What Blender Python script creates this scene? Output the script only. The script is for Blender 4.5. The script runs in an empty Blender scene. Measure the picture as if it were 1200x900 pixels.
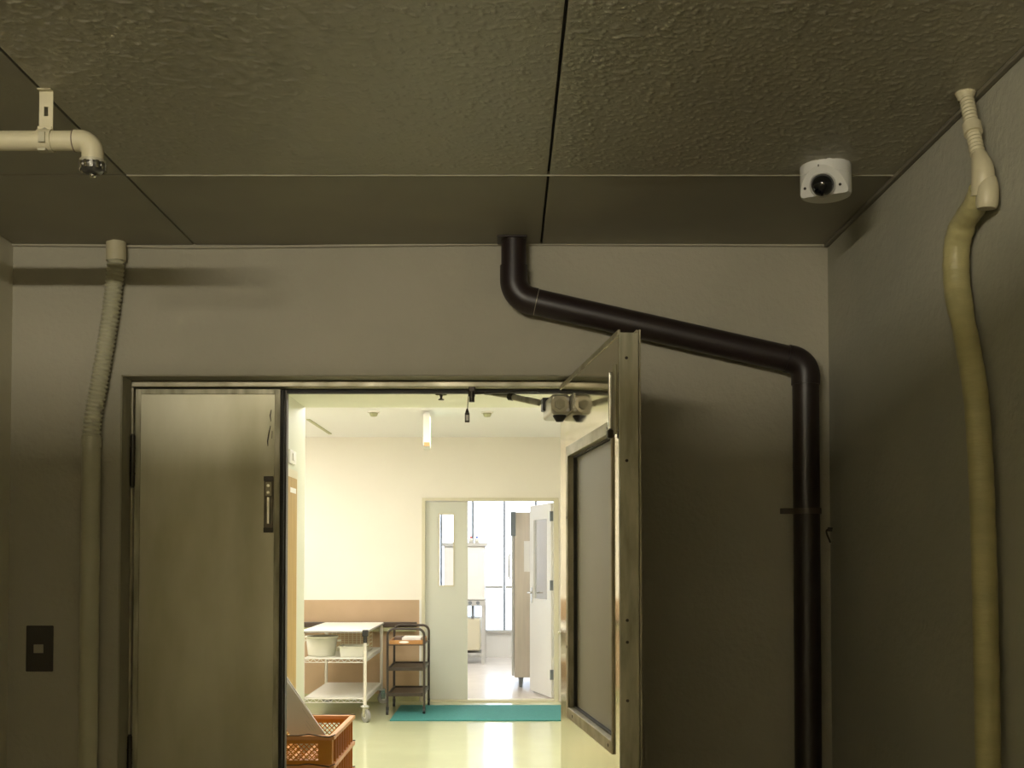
import bpy, bmesh, math, random
from mathutils import Vector, Matrix
random.seed(7)
PI = math.pi
scene = bpy.context.scene
C = scene.collection

# ------------------------------------------------------------------ camera
F = 1350.0; PITCH = math.radians(1.84); CAMH = 1.40
CX = 595.0; CY = 657.0 - F*math.tan(PITCH)
cam_d = bpy.data.cameras.new('camera'); cam = bpy.data.objects.new('camera', cam_d); C.objects.link(cam)
cam_d.sensor_width = 36; cam_d.lens = F/1200*36
cam_d.shift_x = (600-CX)/1200; cam_d.shift_y = (CY-450)/1200
cam.location = (0, 0, CAMH); cam.rotation_euler = (PI/2+PITCH, 0, 0)
cam_d.clip_start = 0.05; cam_d.clip_end = 200
scene.camera = cam

# ------------------------------------------------------------------ world and exposure
W = bpy.data.worlds.new('world'); scene.world = W; W.use_nodes = True
bgn = W.node_tree.nodes['Background']
bgn.inputs[0].default_value = (0.86, 0.93, 1.0, 1); bgn.inputs[1].default_value = 4.5
vs = scene.view_settings
vs.view_transform = 'Standard'; vs.look = 'None'; vs.gamma = 1; vs.use_curve_mapping = False
vs.exposure = 0.0
E_TUBE = 540.0       # bare tube in the back room
E_HALL = 18.5        # ceiling lights of the corridor, and the added unseen panels
E_SIGN = 1.3
COL_TUBE = (1.0, 0.92, 0.75)
COL_HALL = (1.0, 0.965, 0.91)

# ------------------------------------------------------------------ helpers
def at(px, py, Y=None, X=None, Z=None):
    """world point on the ray through a photo pixel, at depth Y, or on plane x = X, or z = Z"""
    r = Vector((px-CX, F*math.cos(PITCH)-(CY-py)*math.sin(PITCH), F*math.sin(PITCH)+(CY-py)*math.cos(PITCH)))
    if Y is not None: t = Y/r.y
    elif X is not None: t = X/r.x
    else: t = (Z-CAMH)/r.z
    return Vector((0, 0, CAMH))+r*t

class MB:
    def __init__(s): s.v = []; s.f = []; s.sm = []
    def add(s, vs_, fs, smooth=False):
        o = len(s.v); s.v += [tuple(v) for v in vs_]
        for f in fs: s.f.append(tuple(i+o for i in f)); s.sm.append(smooth)
        return s
    def box(s, x0, x1, y0, y1, z0, z1):
        return s.add([(x0,y0,z0),(x1,y0,z0),(x1,y1,z0),(x0,y1,z0),(x0,y0,z1),(x1,y0,z1),(x1,y1,z1),(x0,y1,z1)],
                     [(0,3,2,1),(4,5,6,7),(0,1,5,4),(1,2,6,5),(2,3,7,6),(3,0,4,7)])
    def obox(s, c, ax, ay, az):
        """box from a centre and three half-axis vectors"""
        c, ax, ay, az = map(Vector, (c, ax, ay, az))
        P = [c+i*ax+j*ay+k*az for k in (-1,1) for (i,j) in ((-1,-1),(1,-1),(1,1),(-1,1))]
        return s.add(P, [(0,3,2,1),(4,5,6,7),(0,1,5,4),(1,2,6,5),(2,3,7,6),(3,0,4,7)])
    def bar(s, a, b, w, h=None, up=(0,0,1)):
        a, b = Vector(a), Vector(b); h = h or w
        d = (b-a); n = d.cross(Vector(up))
        if n.length < 1e-6: n = d.cross(Vector((1,0,0)))
        n.normalize(); u = n.cross(d).normalized()
        return s.obox((a+b)/2, d/2, n*w/2, u*h/2)
    def tube(s, pts, r, n=16, caps=True):
        pts = [Vector(p) for p in pts]; N = len(pts)
        rr = r if isinstance(r, (list, tuple)) else [r]*N
        vs_ = []; ref = None
        for i, p in enumerate(pts):
            t = (pts[min(i+1, N-1)]-pts[max(i-1, 0)])
            if t.length < 1e-9: t = Vector((0,0,1))
            t.normalize()
            if ref is None:
                ref = Vector((0,0,1)) if abs(t.z) < .9 else Vector((1,0,0))
            u = (ref - t*ref.dot(t)).normalized(); ref = u; w = t.cross(u)
            for k in range(n):
                a = 2*PI*k/n; vs_.append(p+(u*math.cos(a)+w*math.sin(a))*rr[i])
        fs = [(i*n+k, i*n+(k+1)%n, (i+1)*n+(k+1)%n, (i+1)*n+k) for i in range(N-1) for k in range(n)]
        s.add(vs_, fs, True)
        if caps:
            s.add(vs_[:n], [tuple(reversed(range(n)))]); s.add(vs_[-n:], [tuple(range(n))])
        return s
    def lathe(s, prof, c=(0,0,0), n=24, smooth=True):
        """prof: (radius, z) list from bottom to top"""
        vs_ = []; c = Vector(c)
        for (r, z) in prof:
            for k in range(n):
                a = 2*PI*k/n; vs_.append(c+Vector((r*math.cos(a), r*math.sin(a), z)))
        fs = [(i*n+k, i*n+(k+1)%n, (i+1)*n+(k+1)%n, (i+1)*n+k) for i in range(len(prof)-1) for k in range(n)]
        return s.add(vs_, fs, smooth)
    def prism(s, poly, axis, a0, a1):
        """extrude a 2-D polygon along axis 'x','y' or 'z'"""
        def m(p, a):
            return {'x': (a, p[0], p[1]), 'y': (p[0], a, p[1]), 'z': (p[0], p[1], a)}[axis]
        n = len(poly)
        vs_ = [m(p, a0) for p in poly]+[m(p, a1) for p in poly]
        return s.add(vs_, [tuple(range(n)), tuple(reversed(range(n, 2*n)))]+[(i, i+n, (i+1)%n+n, (i+1)%n) for i in range(n)])

def wpos(o):
    v = Vector((0,0,0))
    while o is not None: v = v+Vector(o.location); o = o.parent
    return v

def obj(name, mb, m, parent=None, label=None, bevel=0, local=False, kind=None, segs=2):
    me = bpy.data.meshes.new(name)
    off = Vector((0,0,0)) if (local or parent is None) else wpos(parent)
    me.from_pydata([tuple(Vector(v)-off) for v in mb.v], [], mb.f)
    for p, sm in zip(me.polygons, mb.sm): p.use_smooth = sm
    b = bmesh.new(); b.from_mesh(me); bmesh.ops.recalc_face_normals(b, faces=b.faces); b.to_mesh(me); b.free()
    me.materials.append(m)
    o = bpy.data.objects.new(name, me); C.objects.link(o)
    if parent is not None: o.parent = parent
    if label: o['label'] = label
    if kind: o['kind'] = kind
    if bevel:
        md = o.modifiers.new('bevel', 'BEVEL'); md.width = bevel; md.segments = segs; md.limit_method = 'ANGLE'; md.angle_limit = math.radians(40)
    return o

def thing(name, label, cat, loc=(0,0,0), rz=0, group=None):
    o = bpy.data.objects.new(name, None); C.objects.link(o); o.empty_display_size = .05
    o.location = loc; o.rotation_euler = (0, 0, rz); o['label'] = label; o['category'] = cat
    if group: o['group'] = group
    return o

def tag(o, label, cat, group=None):
    """same properties on a single-mesh thing; its origin goes to its base"""
    o['label'] = label; o['category'] = cat
    if group: o['group'] = group
    me = o.data; xs = [v.co for v in me.vertices]
    c = Vector(((min(v.x for v in xs)+max(v.x for v in xs))/2, (min(v.y for v in xs)+max(v.y for v in xs))/2, min(v.z for v in xs)))
    if o.location.length < 1e-9:
        me.transform(Matrix.Translation(-c)); o.location = c
    return o

def struct(name, mb, m, parent=None, bevel=0):
    o = obj(name, mb, m, parent, bevel=bevel); o['kind'] = 'structure'; return o

def dup(o, parent=None):
    c = o.copy(); C.objects.link(c)
    if parent is not None: c.parent = parent
    for ch in [x for x in list(o.children)]: dup(ch, c)
    return c

def spline(ctrl, n=12):
    """Catmull-Rom through control points"""
    P = [Vector(p) for p in ctrl]; P = [2*P[0]-P[1]]+P+[2*P[-1]-P[-2]]; out = []
    for i in range(1, len(P)-2):
        a, b, c, d = P[i-1:i+3]
        for k in range(n):
            t = k/n
            out.append(.5*((2*b)+(c-a)*t+(2*a-5*b+4*c-d)*t*t+(3*b-a-3*c+d)*t**3))
    out.append(P[-2]); return out

def bend(a, b, c, r, n=10):
    """a->b->c with the corner at b rounded: returns list of arc points"""
    a, b, c = Vector(a), Vector(b), Vector(c)
    u = (a-b).normalized(); v = (c-b).normalized(); ang = u.angle(v); L = r/math.tan(ang/2)
    p, q = b+u*L, b+v*L; ctr = b+(u+v).normalized()*(r/math.sin(ang/2))
    e0, e1 = p-ctr, q-ctr; th = e0.angle(e1); out = []
    for k in range(n+1):
        t = k/n; out.append(ctr+(e0*math.sin((1-t)*th)+e1*math.sin(t*th))/math.sin(th))
    return out

# ------------------------------------------------------------------ materials
def mat(name, col, rough=.6, metal=0, col2=None, nscale=4, bump=0, bscale=60, stretch=None, spec=None, detail=4,
        emit=None, estr=0, rvar=0, trans=0, coat=0):
    m = bpy.data.materials.new(name); m.use_nodes = True; nt = m.node_tree; b = nt.nodes['Principled BSDF']
    b.inputs['Base Color'].default_value = (*col, 1); b.inputs['Roughness'].default_value = rough; b.inputs['Metallic'].default_value = metal
    if spec is not None: b.inputs['Specular IOR Level'].default_value = spec
    if trans: b.inputs['Transmission Weight'].default_value = trans
    if coat: b.inputs['Coat Weight'].default_value = coat
    tc = nt.nodes.new('ShaderNodeTexCoord'); mp = nt.nodes.new('ShaderNodeMapping')
    nt.links.new(tc.outputs['Object'], mp.inputs[0])
    if stretch: mp.inputs['Scale'].default_value = stretch
    if col2 or rvar:
        n = nt.nodes.new('ShaderNodeTexNoise'); n.inputs['Scale'].default_value = nscale; n.inputs['Detail'].default_value = detail
        nt.links.new(mp.outputs[0], n.inputs['Vector'])
        r = nt.nodes.new('ShaderNodeMapRange'); r.inputs[1].default_value = .35; r.inputs[2].default_value = .65
        nt.links.new(n.outputs['Fac'], r.inputs[0])
        if col2:
            mx = nt.nodes.new('ShaderNodeMix'); mx.data_type = 'RGBA'
            mx.inputs[6].default_value = (*col, 1); mx.inputs[7].default_value = (*col2, 1)
            nt.links.new(r.outputs[0], mx.inputs[0]); nt.links.new(mx.outputs[2], b.inputs['Base Color'])
        if rvar:
            rr = nt.nodes.new('ShaderNodeMapRange'); rr.inputs[3].default_value = rough; rr.inputs[4].default_value = rough+rvar
            nt.links.new(r.outputs[0], rr.inputs[0]); nt.links.new(rr.outputs[0], b.inputs['Roughness'])
    if bump:
        n2 = nt.nodes.new('ShaderNodeTexNoise'); n2.inputs['Scale'].default_value = bscale; n2.inputs['Detail'].default_value = 5
        nt.links.new(mp.outputs[0], n2.inputs['Vector'])
        bp = nt.nodes.new('ShaderNodeBump'); bp.inputs['Strength'].default_value = bump; bp.inputs['Distance'].default_value = .01
        nt.links.new(n2.outputs['Fac'], bp.inputs['Height']); nt.links.new(bp.outputs[0], b.inputs['Normal'])
    if emit:
        b.inputs['Emission Color'].default_value = (*emit, 1); b.inputs['Emission Strength'].default_value = estr
    return m

M = {}
M['wall'] = mat('painted_wall', (.42,.39,.30), .75, col2=(.385,.36,.275), nscale=3, bump=.35, bscale=45)
M['wall_r'] = mat('painted_wall_grey', (.42,.405,.32), .75, col2=(.38,.37,.29), nscale=2.5, bump=.3, bscale=45)
M['rear'] = mat('rear_wall_lightened', (.66,.62,.48), .7, bump=.2, bscale=40)  # made paler so the rear walls bounce more light into the room
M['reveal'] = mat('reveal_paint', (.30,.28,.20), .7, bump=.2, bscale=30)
M['smooth_board'] = mat('smooth_ceiling_board', (.33,.31,.235), .55, col2=(.30,.28,.215), nscale=3, bump=.06, bscale=120)
M['gap'] = mat('ceiling_gap', (.02,.018,.014), .9)
M['bead'] = mat('ceiling_bead', (.40,.37,.28), .5)
M['floor'] = mat('concrete_floor', (.40,.38,.30), .7, col2=(.35,.33,.26), nscale=5, bump=.2, bscale=40)
M['steel'] = mat('door_steel', (.56,.54,.42), .33, .8, col2=(.43,.405,.28), nscale=3.2, rvar=.16, stretch=(1.3,1,.45))
M['steel_leaf'] = mat('polished_leaf', (.62,.57,.43), .07, .95, col2=(.52,.47,.34), nscale=5, rvar=.05, stretch=(1,1,.5))
M['steel_rim'] = mat('worn_steel_edge', (.54,.51,.38), .45, .4, col2=(.34,.32,.22), nscale=9, rvar=.15, stretch=(3,3,.6))
M['frame'] = mat('frame_metal', (.46,.42,.31), .38, .7, col2=(.36,.33,.23), nscale=12, rvar=.15)
M['dark'] = mat('rubber_and_gap_dark', (.022,.019,.014), .6)
M['darkmetal'] = mat('dark_metal', (.06,.05,.04), .45, .6)
M['cap'] = mat('cap_metal', (.16,.155,.14), .35, .8)
M['hinge'] = mat('hinge_metal', (.05,.042,.03), .4, .7)
M['bolt'] = mat('aged_bolt_metal', (.17,.145,.10), .4, .5, col2=(.11,.09,.06), nscale=20)
M['chrome'] = mat('chrome', (.6,.58,.52), .2, 1)
M['frost'] = mat('obscured_panel', (.43,.41,.31), .42, 0, col2=(.39,.37,.28), nscale=3, stretch=(1,1,.5))
M['pvc'] = mat('cream_pvc', (.60,.545,.37), .42, col2=(.54,.49,.32), nscale=10)
M['pvc_band'] = mat('grey_cream_band', (.46,.43,.31), .4, .3)
M['hose'] = mat('yellowed_tape_wrap', (.47,.42,.20), .42, col2=(.40,.36,.17), nscale=8, bump=.25, bscale=25, stretch=(1,1,3))
M['conduit'] = mat('grey_cream_conduit', (.47,.45,.31), .42, col2=(.43,.41,.28), nscale=8)
M['brown'] = mat('dark_brown_pvc', (.020,.012,.012), .40, col2=(.024,.016,.013), nscale=8)
M['brown_clamp'] = mat('clamp_metal', (.10,.085,.07), .5, .5)
M['plate'] = mat('switch_plate_brown', (.05,.043,.035), .35, .4)
M['button'] = mat('button_cream', (.36,.33,.24), .4)
M['camwhite'] = mat('camera_white', (.74,.73,.68), .4)
M['camblack'] = mat('camera_black_dome', (.006,.006,.007), .06, coat=.6)
M['closer'] = mat('closer_silver', (.52,.49,.40), .38, .7)
# corridor
M['hwall'] = mat('corridor_cream_wall', (.86,.81,.71), .6, col2=(.84,.79,.69), nscale=2)
M['hgreen'] = mat('corridor_pale_green', (.62,.63,.49), .5)
M['lowceil'] = mat('low_ceiling_lightened', (.80,.80,.66), .6)  # the wall's pale green, lightened because little light reaches this ceiling
M['hceil'] = mat('corridor_ceiling', (.90,.88,.86), .7)
M['wains'] = mat('tan_wainscot', (.50,.345,.21), .5, col2=(.46,.32,.19), nscale=4)
M['hfloor'] = mat('green_vinyl_floor', (.57,.59,.37), .10, col2=(.53,.55,.345), nscale=3, rvar=.05, bump=.015, bscale=6)
M['farfloor'] = mat('pale_pink_floor', (.80,.73,.66), .18, col2=(.76,.69,.62), nscale=4, rvar=.05)
M['white'] = mat('white_paint', (.84,.82,.76), .45)
M['sliding'] = mat('pale_grey_door', (.62,.62,.53), .45)
M['frame_p'] = mat('cream_door_frame', (.66,.61,.44), .45)
M['wood'] = mat('light_wood', (.50,.34,.12), .7, col2=(.44,.29,.09), nscale=6, stretch=(6,6,.5))
M['rail'] = mat('dark_wood_rail', (.07,.045,.03), .4)
M['mat'] = mat('teal_mat', (.045,.225,.215), .85, col2=(.05,.255,.24), nscale=40, bump=.4, bscale=150)
M['cartbrown'] = mat('brown_enamel', (.050,.036,.026), .35)
M['shelfbrown'] = mat('brown_shelf', (.14,.095,.07), .5)
M['tray'] = mat('orange_wood_tray', (.50,.25,.08), .5, col2=(.42,.20,.06), nscale=10)
M['paper'] = mat('white_paper', (.85,.83,.78), .7)
M['wirewhite'] = mat('white_coated_wire', (.72,.69,.62), .4)
M['post'] = mat('cream_post', (.66,.61,.52), .4)
M['plastic'] = mat('white_plastic_tub', (.80,.78,.68), .35)
M['orange'] = mat('orange_plastic', (.66,.27,.02), .38, col2=(.58,.225,.015), nscale=6)
M['orange_rim'] = mat('orange_rim_glare', (.70,.33,.12), .45)  # paler orange puts the glare on the crate rims into the colour
M['board'] = mat('grey_white_board', (.78,.74,.68), .7)
M['wheel'] = mat('grey_wheel', (.30,.29,.27), .5)
M['blackp'] = mat('black_plastic', (.02,.02,.018), .45)
M['inox'] = mat('brushed_steel', (.62,.55,.46), .35, .35, col2=(.56,.50,.42), nscale=6, stretch=(5,5,.4))
M['glassw'] = mat('window_glass', (.95,.97,1), .02, trans=1)
M['frostglass'] = mat('frosted_glass', (.66,.72,.80), .45, trans=1)
M['mullion'] = mat('window_mullion', (.20,.22,.23), .5)
M['grey'] = mat('light_grey_metal', (.55,.54,.50), .4, .2)
M['red'] = mat('red_cap', (.6,.06,.05), .5)
M['blue'] = mat('blue_cap', (.06,.12,.5), .5)
M['yellow'] = mat('yellow_plastic', (.80,.52,.06), .5)
M['green_sign'] = mat('green_sign_film', (.02,.35,.12), .5, emit=(.02,.5,.16), estr=1.2)
M['sign_lit'] = mat('lit_sign_face', (.9,.92,.85), .4, emit=(.95,1,.88), estr=E_SIGN)
M['tube'] = mat('lamp_tube', (1,1,1), .4, emit=COL_TUBE, estr=E_TUBE)
M['panel_lit'] = mat('lamp_diffuser', (1,1,1), .4, emit=COL_HALL, estr=E_HALL)
M['tint2'] = mat('corner_bead', (.20,.18,.135), .5)
M['tint'] = mat('greenish_trim', (.42,.41,.22), .5)

def stucco():
    m = bpy.data.materials.new('textured_ceiling_board'); m.use_nodes = True; nt = m.node_tree; b = nt.nodes['Principled BSDF']
    b.inputs['Roughness'].default_value = .46
    tc = nt.nodes.new('ShaderNodeTexCoord')
    n = nt.nodes.new('ShaderNodeTexNoise'); n.inputs['Scale'].default_value = 2.5; n.inputs['Detail'].default_value = 4
    nt.links.new(tc.outputs['Object'], n.inputs['Vector'])
    mx = nt.nodes.new('ShaderNodeMix'); mx.data_type = 'RGBA'
    mx.inputs[6].default_value = (.40,.38,.30,1); mx.inputs[7].default_value = (.45,.425,.33,1)
    nt.links.new(n.outputs['Fac'], mx.inputs[0]); nt.links.new(mx.outputs[2], b.inputs['Base Color'])
    a = nt.nodes.new('ShaderNodeTexNoise'); a.inputs['Scale'].default_value = 56; a.inputs['Detail'].default_value = 2; a.inputs['Distortion'].default_value = .6
    v = nt.nodes.new('ShaderNodeTexNoise'); v.inputs['Scale'].default_value = 60; v.inputs['Detail'].default_value = 2
    for q in (a, v): nt.links.new(tc.outputs['Object'], q.inputs['Vector'])
    sb_ = nt.nodes.new('ShaderNodeMath'); sb_.operation = 'SUBTRACT'; sb_.inputs[1].default_value = .5
    ab = nt.nodes.new('ShaderNodeMath'); ab.operation = 'ABSOLUTE'
    nt.links.new(a.outputs['Fac'], sb_.inputs[0]); nt.links.new(sb_.outputs[0], ab.inputs[0])
    r = nt.nodes.new('ShaderNodeMapRange'); r.inputs[1].default_value = 0; r.inputs[2].default_value = .10; r.inputs[3].default_value = 1; r.inputs[4].default_value = 0
    nt.links.new(ab.outputs[0], r.inputs[0])
    r2 = nt.nodes.new('ShaderNodeMapRange'); r2.inputs[1].default_value = .49; r2.inputs[2].default_value = .64; r2.inputs[3].default_value = .03
    nt.links.new(v.outputs['Fac'], r2.inputs[0])
    mu = nt.nodes.new('ShaderNodeMath'); mu.operation = 'MULTIPLY'
    nt.links.new(r.outputs[0], mu.inputs[0]); nt.links.new(r2.outputs[0], mu.inputs[1])
    bp = nt.nodes.new('ShaderNodeBump'); bp.inputs['Strength'].default_value = .35; bp.inputs['Distance'].default_value = .0012
    nt.links.new(mu.outputs[0], bp.inputs['Height']); nt.links.new(bp.outputs[0], b.inputs['Normal'])
    return m
M['stucco'] = stucco()

# ------------------------------------------------------------------ near room
WY = 4.09; CZ = 2.53; XR = 1.145; XL = -1.77; YB = -3.2
DY = 4.20                                   # plane of the door leaves
OX0 = -1.379; OX1 = .265; OZ = CAMH+.662    # wall opening
TH = 4.36                                   # far side of the wall
struct('floor', MB().box(XL-.1, XR+.1, YB-.1, TH, -.1, 0), M['floor'])
struct('wall_right', MB().box(XR, XR+.1, YB, WY, 0, 2.65), M['wall_r'])
struct('wall_left', MB().box(XL-.1, XL, YB, WY, 0, 2.65), M['rear'])
struct('wall_front', MB().box(XL-.1, XR+.1, YB-.1, YB, 0, 2.65), M['rear'])
w = MB()
w.box(XL-.1, OX0, WY, TH, 0, 2.65); w.box(OX1, XR+.1, WY, TH, 0, 2.65); w.box(OX0, OX1, WY, TH, OZ, 2.65)
wb = struct('wall_back', w, M['wall'])
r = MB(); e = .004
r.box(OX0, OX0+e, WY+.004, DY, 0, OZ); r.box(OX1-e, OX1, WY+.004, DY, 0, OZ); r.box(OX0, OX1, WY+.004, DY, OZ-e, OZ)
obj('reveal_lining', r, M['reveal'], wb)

from mathutils import noise as NZ
def stipple(mb, x0, x1, y0, y1, st=.0042):
    nx = int((x1-x0)/st); ny = int((y1-y0)/st); V = []
    for j in range(ny+1):
        y = y0+(y1-y0)*j/ny; ej = 0 if j in (0, ny) else 1
        for i in range(nx+1):
            x = x0+(x1-x0)*i/nx
            a = NZ.noise((x*76, y*76, 1.3)); b = NZ.noise((x*48+9, y*48, 5.1)); c = NZ.noise((x*160, y*160, 3.7))
            h = max(0, 1-abs(a)/.22)*min(1, max(0, (b-.02)/.22))*.0027 + max(0, c)*.0011
            V.append((x, y, CZ-h*ej*(0 if i in (0, nx) else 1)))
    mb.add(V, [(j*(nx+1)+i, (j+1)*(nx+1)+i, (j+1)*(nx+1)+i+1, j*(nx+1)+i+1) for j in range(ny) for i in range(nx)], True)
ceil = struct('ceiling', MB().box(XL-.1, XR+.1, YB-.1, TH, CZ+.012, 2.65), M['gap'])
JX = at(228, 284, WY).x, at(634, 283, WY).x
JY = at(400, 205, Z=CZ).y
cols = [(XL, JX[0]), (JX[0], JX[1]), (JX[1], XR)]
rows = [WY, JY, JY-1.82, JY-3.64, JY-5.46, YB]
g = .004
for ci, (x0, x1) in enumerate(cols):
    for ri in range(len(rows)-1):
        y1, y0 = rows[ri], rows[ri+1]
        if y0 >= y1-.05: continue
        rough = ci > 0 and ri > 0
        pb_ = MB().box(x0+g, x1-g, y0+g, y1-(g if ri else 0), CZ, CZ+.0115)
        if ci > 0 and ri == 1:      # the rows in view carry the spattered plaster as real relief
            pb_ = MB().box(x0+g, x1-g, y0+g, y1-g, CZ+.0003, CZ+.0115); stipple(pb_, x0+g, x1-g, 2.2, y1-g)
        obj('ceiling_panel', pb_, M['stucco' if rough else 'smooth_board'], ceil)
# pale filler strip in the cross joint, shadow gap trims along the long joints
obj('joint_strip', MB().box(JX[0]+.004, XR-.002, JY-.0022, JY+.0022, CZ-.0032, CZ+.011), M['bead'], ceil)
# ceiling beads
t1 = MB().tube(spline([(XL, WY-.006, CZ-.001), (at(120,0,WY).x, WY-.006, CZ-.004), (JX[0], WY-.006, CZ-.010), (at(430,0,WY).x, WY-.006, CZ-.004), (at(585,0,WY).x, WY-.006, CZ+.001), (at(800,0,WY).x, WY-.006, CZ-.001), (XR, WY-.006, CZ-.004)], 8), .0055, 8)
struct('trim_1', t1, M['bead'])
struct('trim_2', MB().box(XR-.016, XR, 0.5, WY-.012, CZ-.012, CZ), M['tint2'], bevel=.003)

# ---- the tube lamp behind the camera, just under the ceiling
LX, LY, LZ = -.95, -.6, 2.395
fl = thing('tube_lamp', 'long bare fluorescent tube batten under the ceiling behind the viewer', 'lamp', (LX, LY, LZ-.07))
obj('housing', MB().box(LX-.64, LX+.64, LY-.06, LY+.06, CZ-.055, CZ), M['white'], fl, bevel=.006)
obj('lamp_tube', MB().tube([(LX-.59, LY, LZ), (LX+.59, LY, LZ)], .016, 12), M['tube'], fl)
for s in (-1, 1):
    obj('lamp_holder', MB().box(LX+s*.60-.012, LX+s*.60+.012, LY-.02, LY+.02, LZ-.02, CZ-.05), M['white'], fl, bevel=.003)
# added unseen tray, shaped to keep the lamp's light off the lower walls
tr = MB().box(LX-.70, LX+.70, LY-.02, LY+.36, LZ-.075, LZ-.07).box(LX-.70, LX+.70, LY+.355, LY+.36, LZ-.075, LZ-.035)
obj('light_block_tray', tr, M['darkmetal'], fl)
for s in (-1, 1):
    for yy in (LY, LY+.34):
        obj('hanger', MB().tube([(LX+s*.68, yy, LZ-.07), (LX+s*.68, yy, CZ)], .003, 6), M['grey'], fl)

# ------------------------------------------------------------------ door frame (in the wall opening)
FX0 = OX0+.004; FXL = at(157, 600, DY).x; FXR = .200; FZ = CAMH+.634
fr = thing('door_frame', 'worn grey metal frame of the double door set into the wall opening', 'door frame', ((FX0+OX1)/2, DY+.05, 0))
fr['kind'] = 'structure'
m_ = MB().box(FX0, FXL-.003, DY-.012, TH, 0, FZ); obj('jamb', m_, M['frame'], fr, bevel=.003)
m_ = MB().box(FXR, OX1-.004, DY-.012, TH, 0, FZ); obj('jamb', m_, M['frame'], fr, bevel=.003)
m_ = MB().box(FX0, OX1-.004, DY-.012, TH, FZ, OZ-.005); obj('head', m_, M['frame'], fr, bevel=.003)
m_ = MB().box(FXL, FXR-.001, DY+.045, DY+.075, FZ-.014, FZ-.0005); obj('dark_head_strip', m_, M['dark'], fr)  # dark strip along the underside of the frame head

# ---- closed narrow leaf
CLX0, CLX1 = FXL+.002, at(328, 600, DY).x
LT = FZ-.006
cl = thing('steel_door', 'closed narrow stained steel leaf of the double door, left of the opening', 'door', ((CLX0+CLX1)/2, DY+.02, 0))
obj('leaf', MB().box(CLX0, CLX1, DY, DY+.042, .008, LT), M['steel'], cl)
rim = MB(); bw = .020
for (a, b, c, d) in ((CLX0, CLX0+bw, .008, LT), (CLX1-.021, CLX1, .008, LT), (CLX0+bw, CLX1-.021, LT-bw, LT)):
    rim.box(a, b, DY-.0035, DY+.001, c, d)
obj('edge_rim', rim, M['steel_rim'], cl, bevel=.002)
obj('meeting_strip', MB().box(CLX1+.0005, CLX1+.014, DY-.008, DY+.05, .008, LT-.004), M['dark'], cl, bevel=.003)
obj('meeting_strip', MB().box(CLX1+.0145, CLX1+.020, DY+.012, DY+.05, .008, LT-.004), M['darkmetal'], cl)
def hinge(parent, x, y, z0, z1):
    h = obj('hinge', MB().tube([(x, y, z0), (x, y, z1)], .0085, 12), M['hinge'], parent)
    k = MB()
    for j in range(1, 4): zz = z0+(z1-z0)*j/4; k.tube([(x, y, zz-.002), (x, y, zz+.002)], .010, 12)
    k.tube([(x, y, z1), (x, y, z1+.006)], .006, 12); k.tube([(x, y, z0-.006), (x, y, z0)], .006, 12)
    obj('knuckle', k, M['hinge'], h)
hx = CLX0-.004
hinge(cl, hx, DY-.014, at(155, 570, DY).z, at(155, 511, DY).z)
hinge(cl, hx, DY-.014, at(152, 925, DY).z, at(152, 862, DY).z)
# flush bolt of the closed leaf
bx = at(315, 600, DY).x; zt, zb_ = at(315, 558, DY-.01).z, at(315, 624, DY-.01).z
fb = obj('flush_bolt', MB().box(bx-.0175, bx+.0175, DY-.007, DY+.001, zb_, zt), M['bolt'], cl, bevel=.006)
obj('bolt_slide', MB().box(bx-.006, bx+.006, DY-.012, DY-.007, zb_+.03, zt-.075), M['chrome'], fb, bevel=.003)
for z_ in (zb_, zt-.018): obj('bolt_end', MB().box(bx-.0178, bx+.0178, DY-.0095, DY-.0065, z_, z_+.018), M['hinge'], fb, bevel=.002)
obj('bolt_lever', MB().box(bx-.011, bx+.011, DY-.011, DY-.007, zt-.072, zt-.022), M['frame'], fb, bevel=.003)
for zz in (zt-.035, zt-.060):
    obj('screw', MB().tube([(bx, DY-.014, zz), (bx, DY-.010, zz)], .0055, 10), M['chrome'], fb)
# scratches on the face: short raised smears of dark sealant
sc = MB()
for (pts_) in ([(318,480),(316.5,487),(317.5,494)], [(317,499),(315,508),(313.6,517),(314,523)], [(319,505),(318.5,514)]):
    P = [at(a, b, DY-.0008) for a, b in pts_]; sc.tube(P, [.0012]+[.0022]*(len(P)-2)+[.001], 6)
obj('scratch', sc, M['darkmetal'], cl, label='dark scratches near the upper corner')

# ---- open wide leaf
H0 = Vector((.193, DY, 0)); FE = at(726, 500, 3.17); u = Vector((FE.x-H0.x, FE.y-H0.y, 0)); LEN = u.length
rz = math.atan2(u.y, u.x); TL = .054; LH = CAMH+.636
ol = thing('steel_door', 'open wide polished steel leaf with obscured panel, swung towards the viewer', 'door', H0, rz)
S0, S1, Z0, Z1 = .185, .945, .885, 1.770
lf = MB()
lf.box(0, S0, 0, TL, .01, LH-.006); lf.box(S1, LEN-.012, 0, TL, .01, LH-.006); lf.box(S0, S1, 0, TL, Z1, LH-.006); lf.box(S0, S1, 0, TL, .01, Z0)
obj('leaf', lf, M['steel_leaf'], ol, local=True)
obj('leaf_edge', MB().box(LEN-.012, LEN, .0, TL, .01, LH-.004), M['steel_rim'], ol, local=True, bevel=.002)
obj('edge_lip', MB().box(LEN-.010, LEN+.004, TL+.001, TL+.006, .01, LH+.004), M['frame'], ol, local=True, bevel=.001)
obj('top_channel', MB().box(.0, LEN-.002, -.003, .004, LH-.012, LH+.004).box(.0, LEN-.002, TL-.006, TL, LH-.006, LH+.004), M['frame'], ol, local=True, bevel=.001)
obj('obscured_panel', MB().box(S0, S1, .026, .032, Z0, Z1), M['frost'], ol, local=True)
gb = MB(); bwid = .030
gb.box(S0-bwid, S0+.006, -.006, .0, Z0-bwid, Z1+bwid); gb.box(S1-.006, S1+.004, -.006, .0, Z0-bwid, Z1+bwid)
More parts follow.
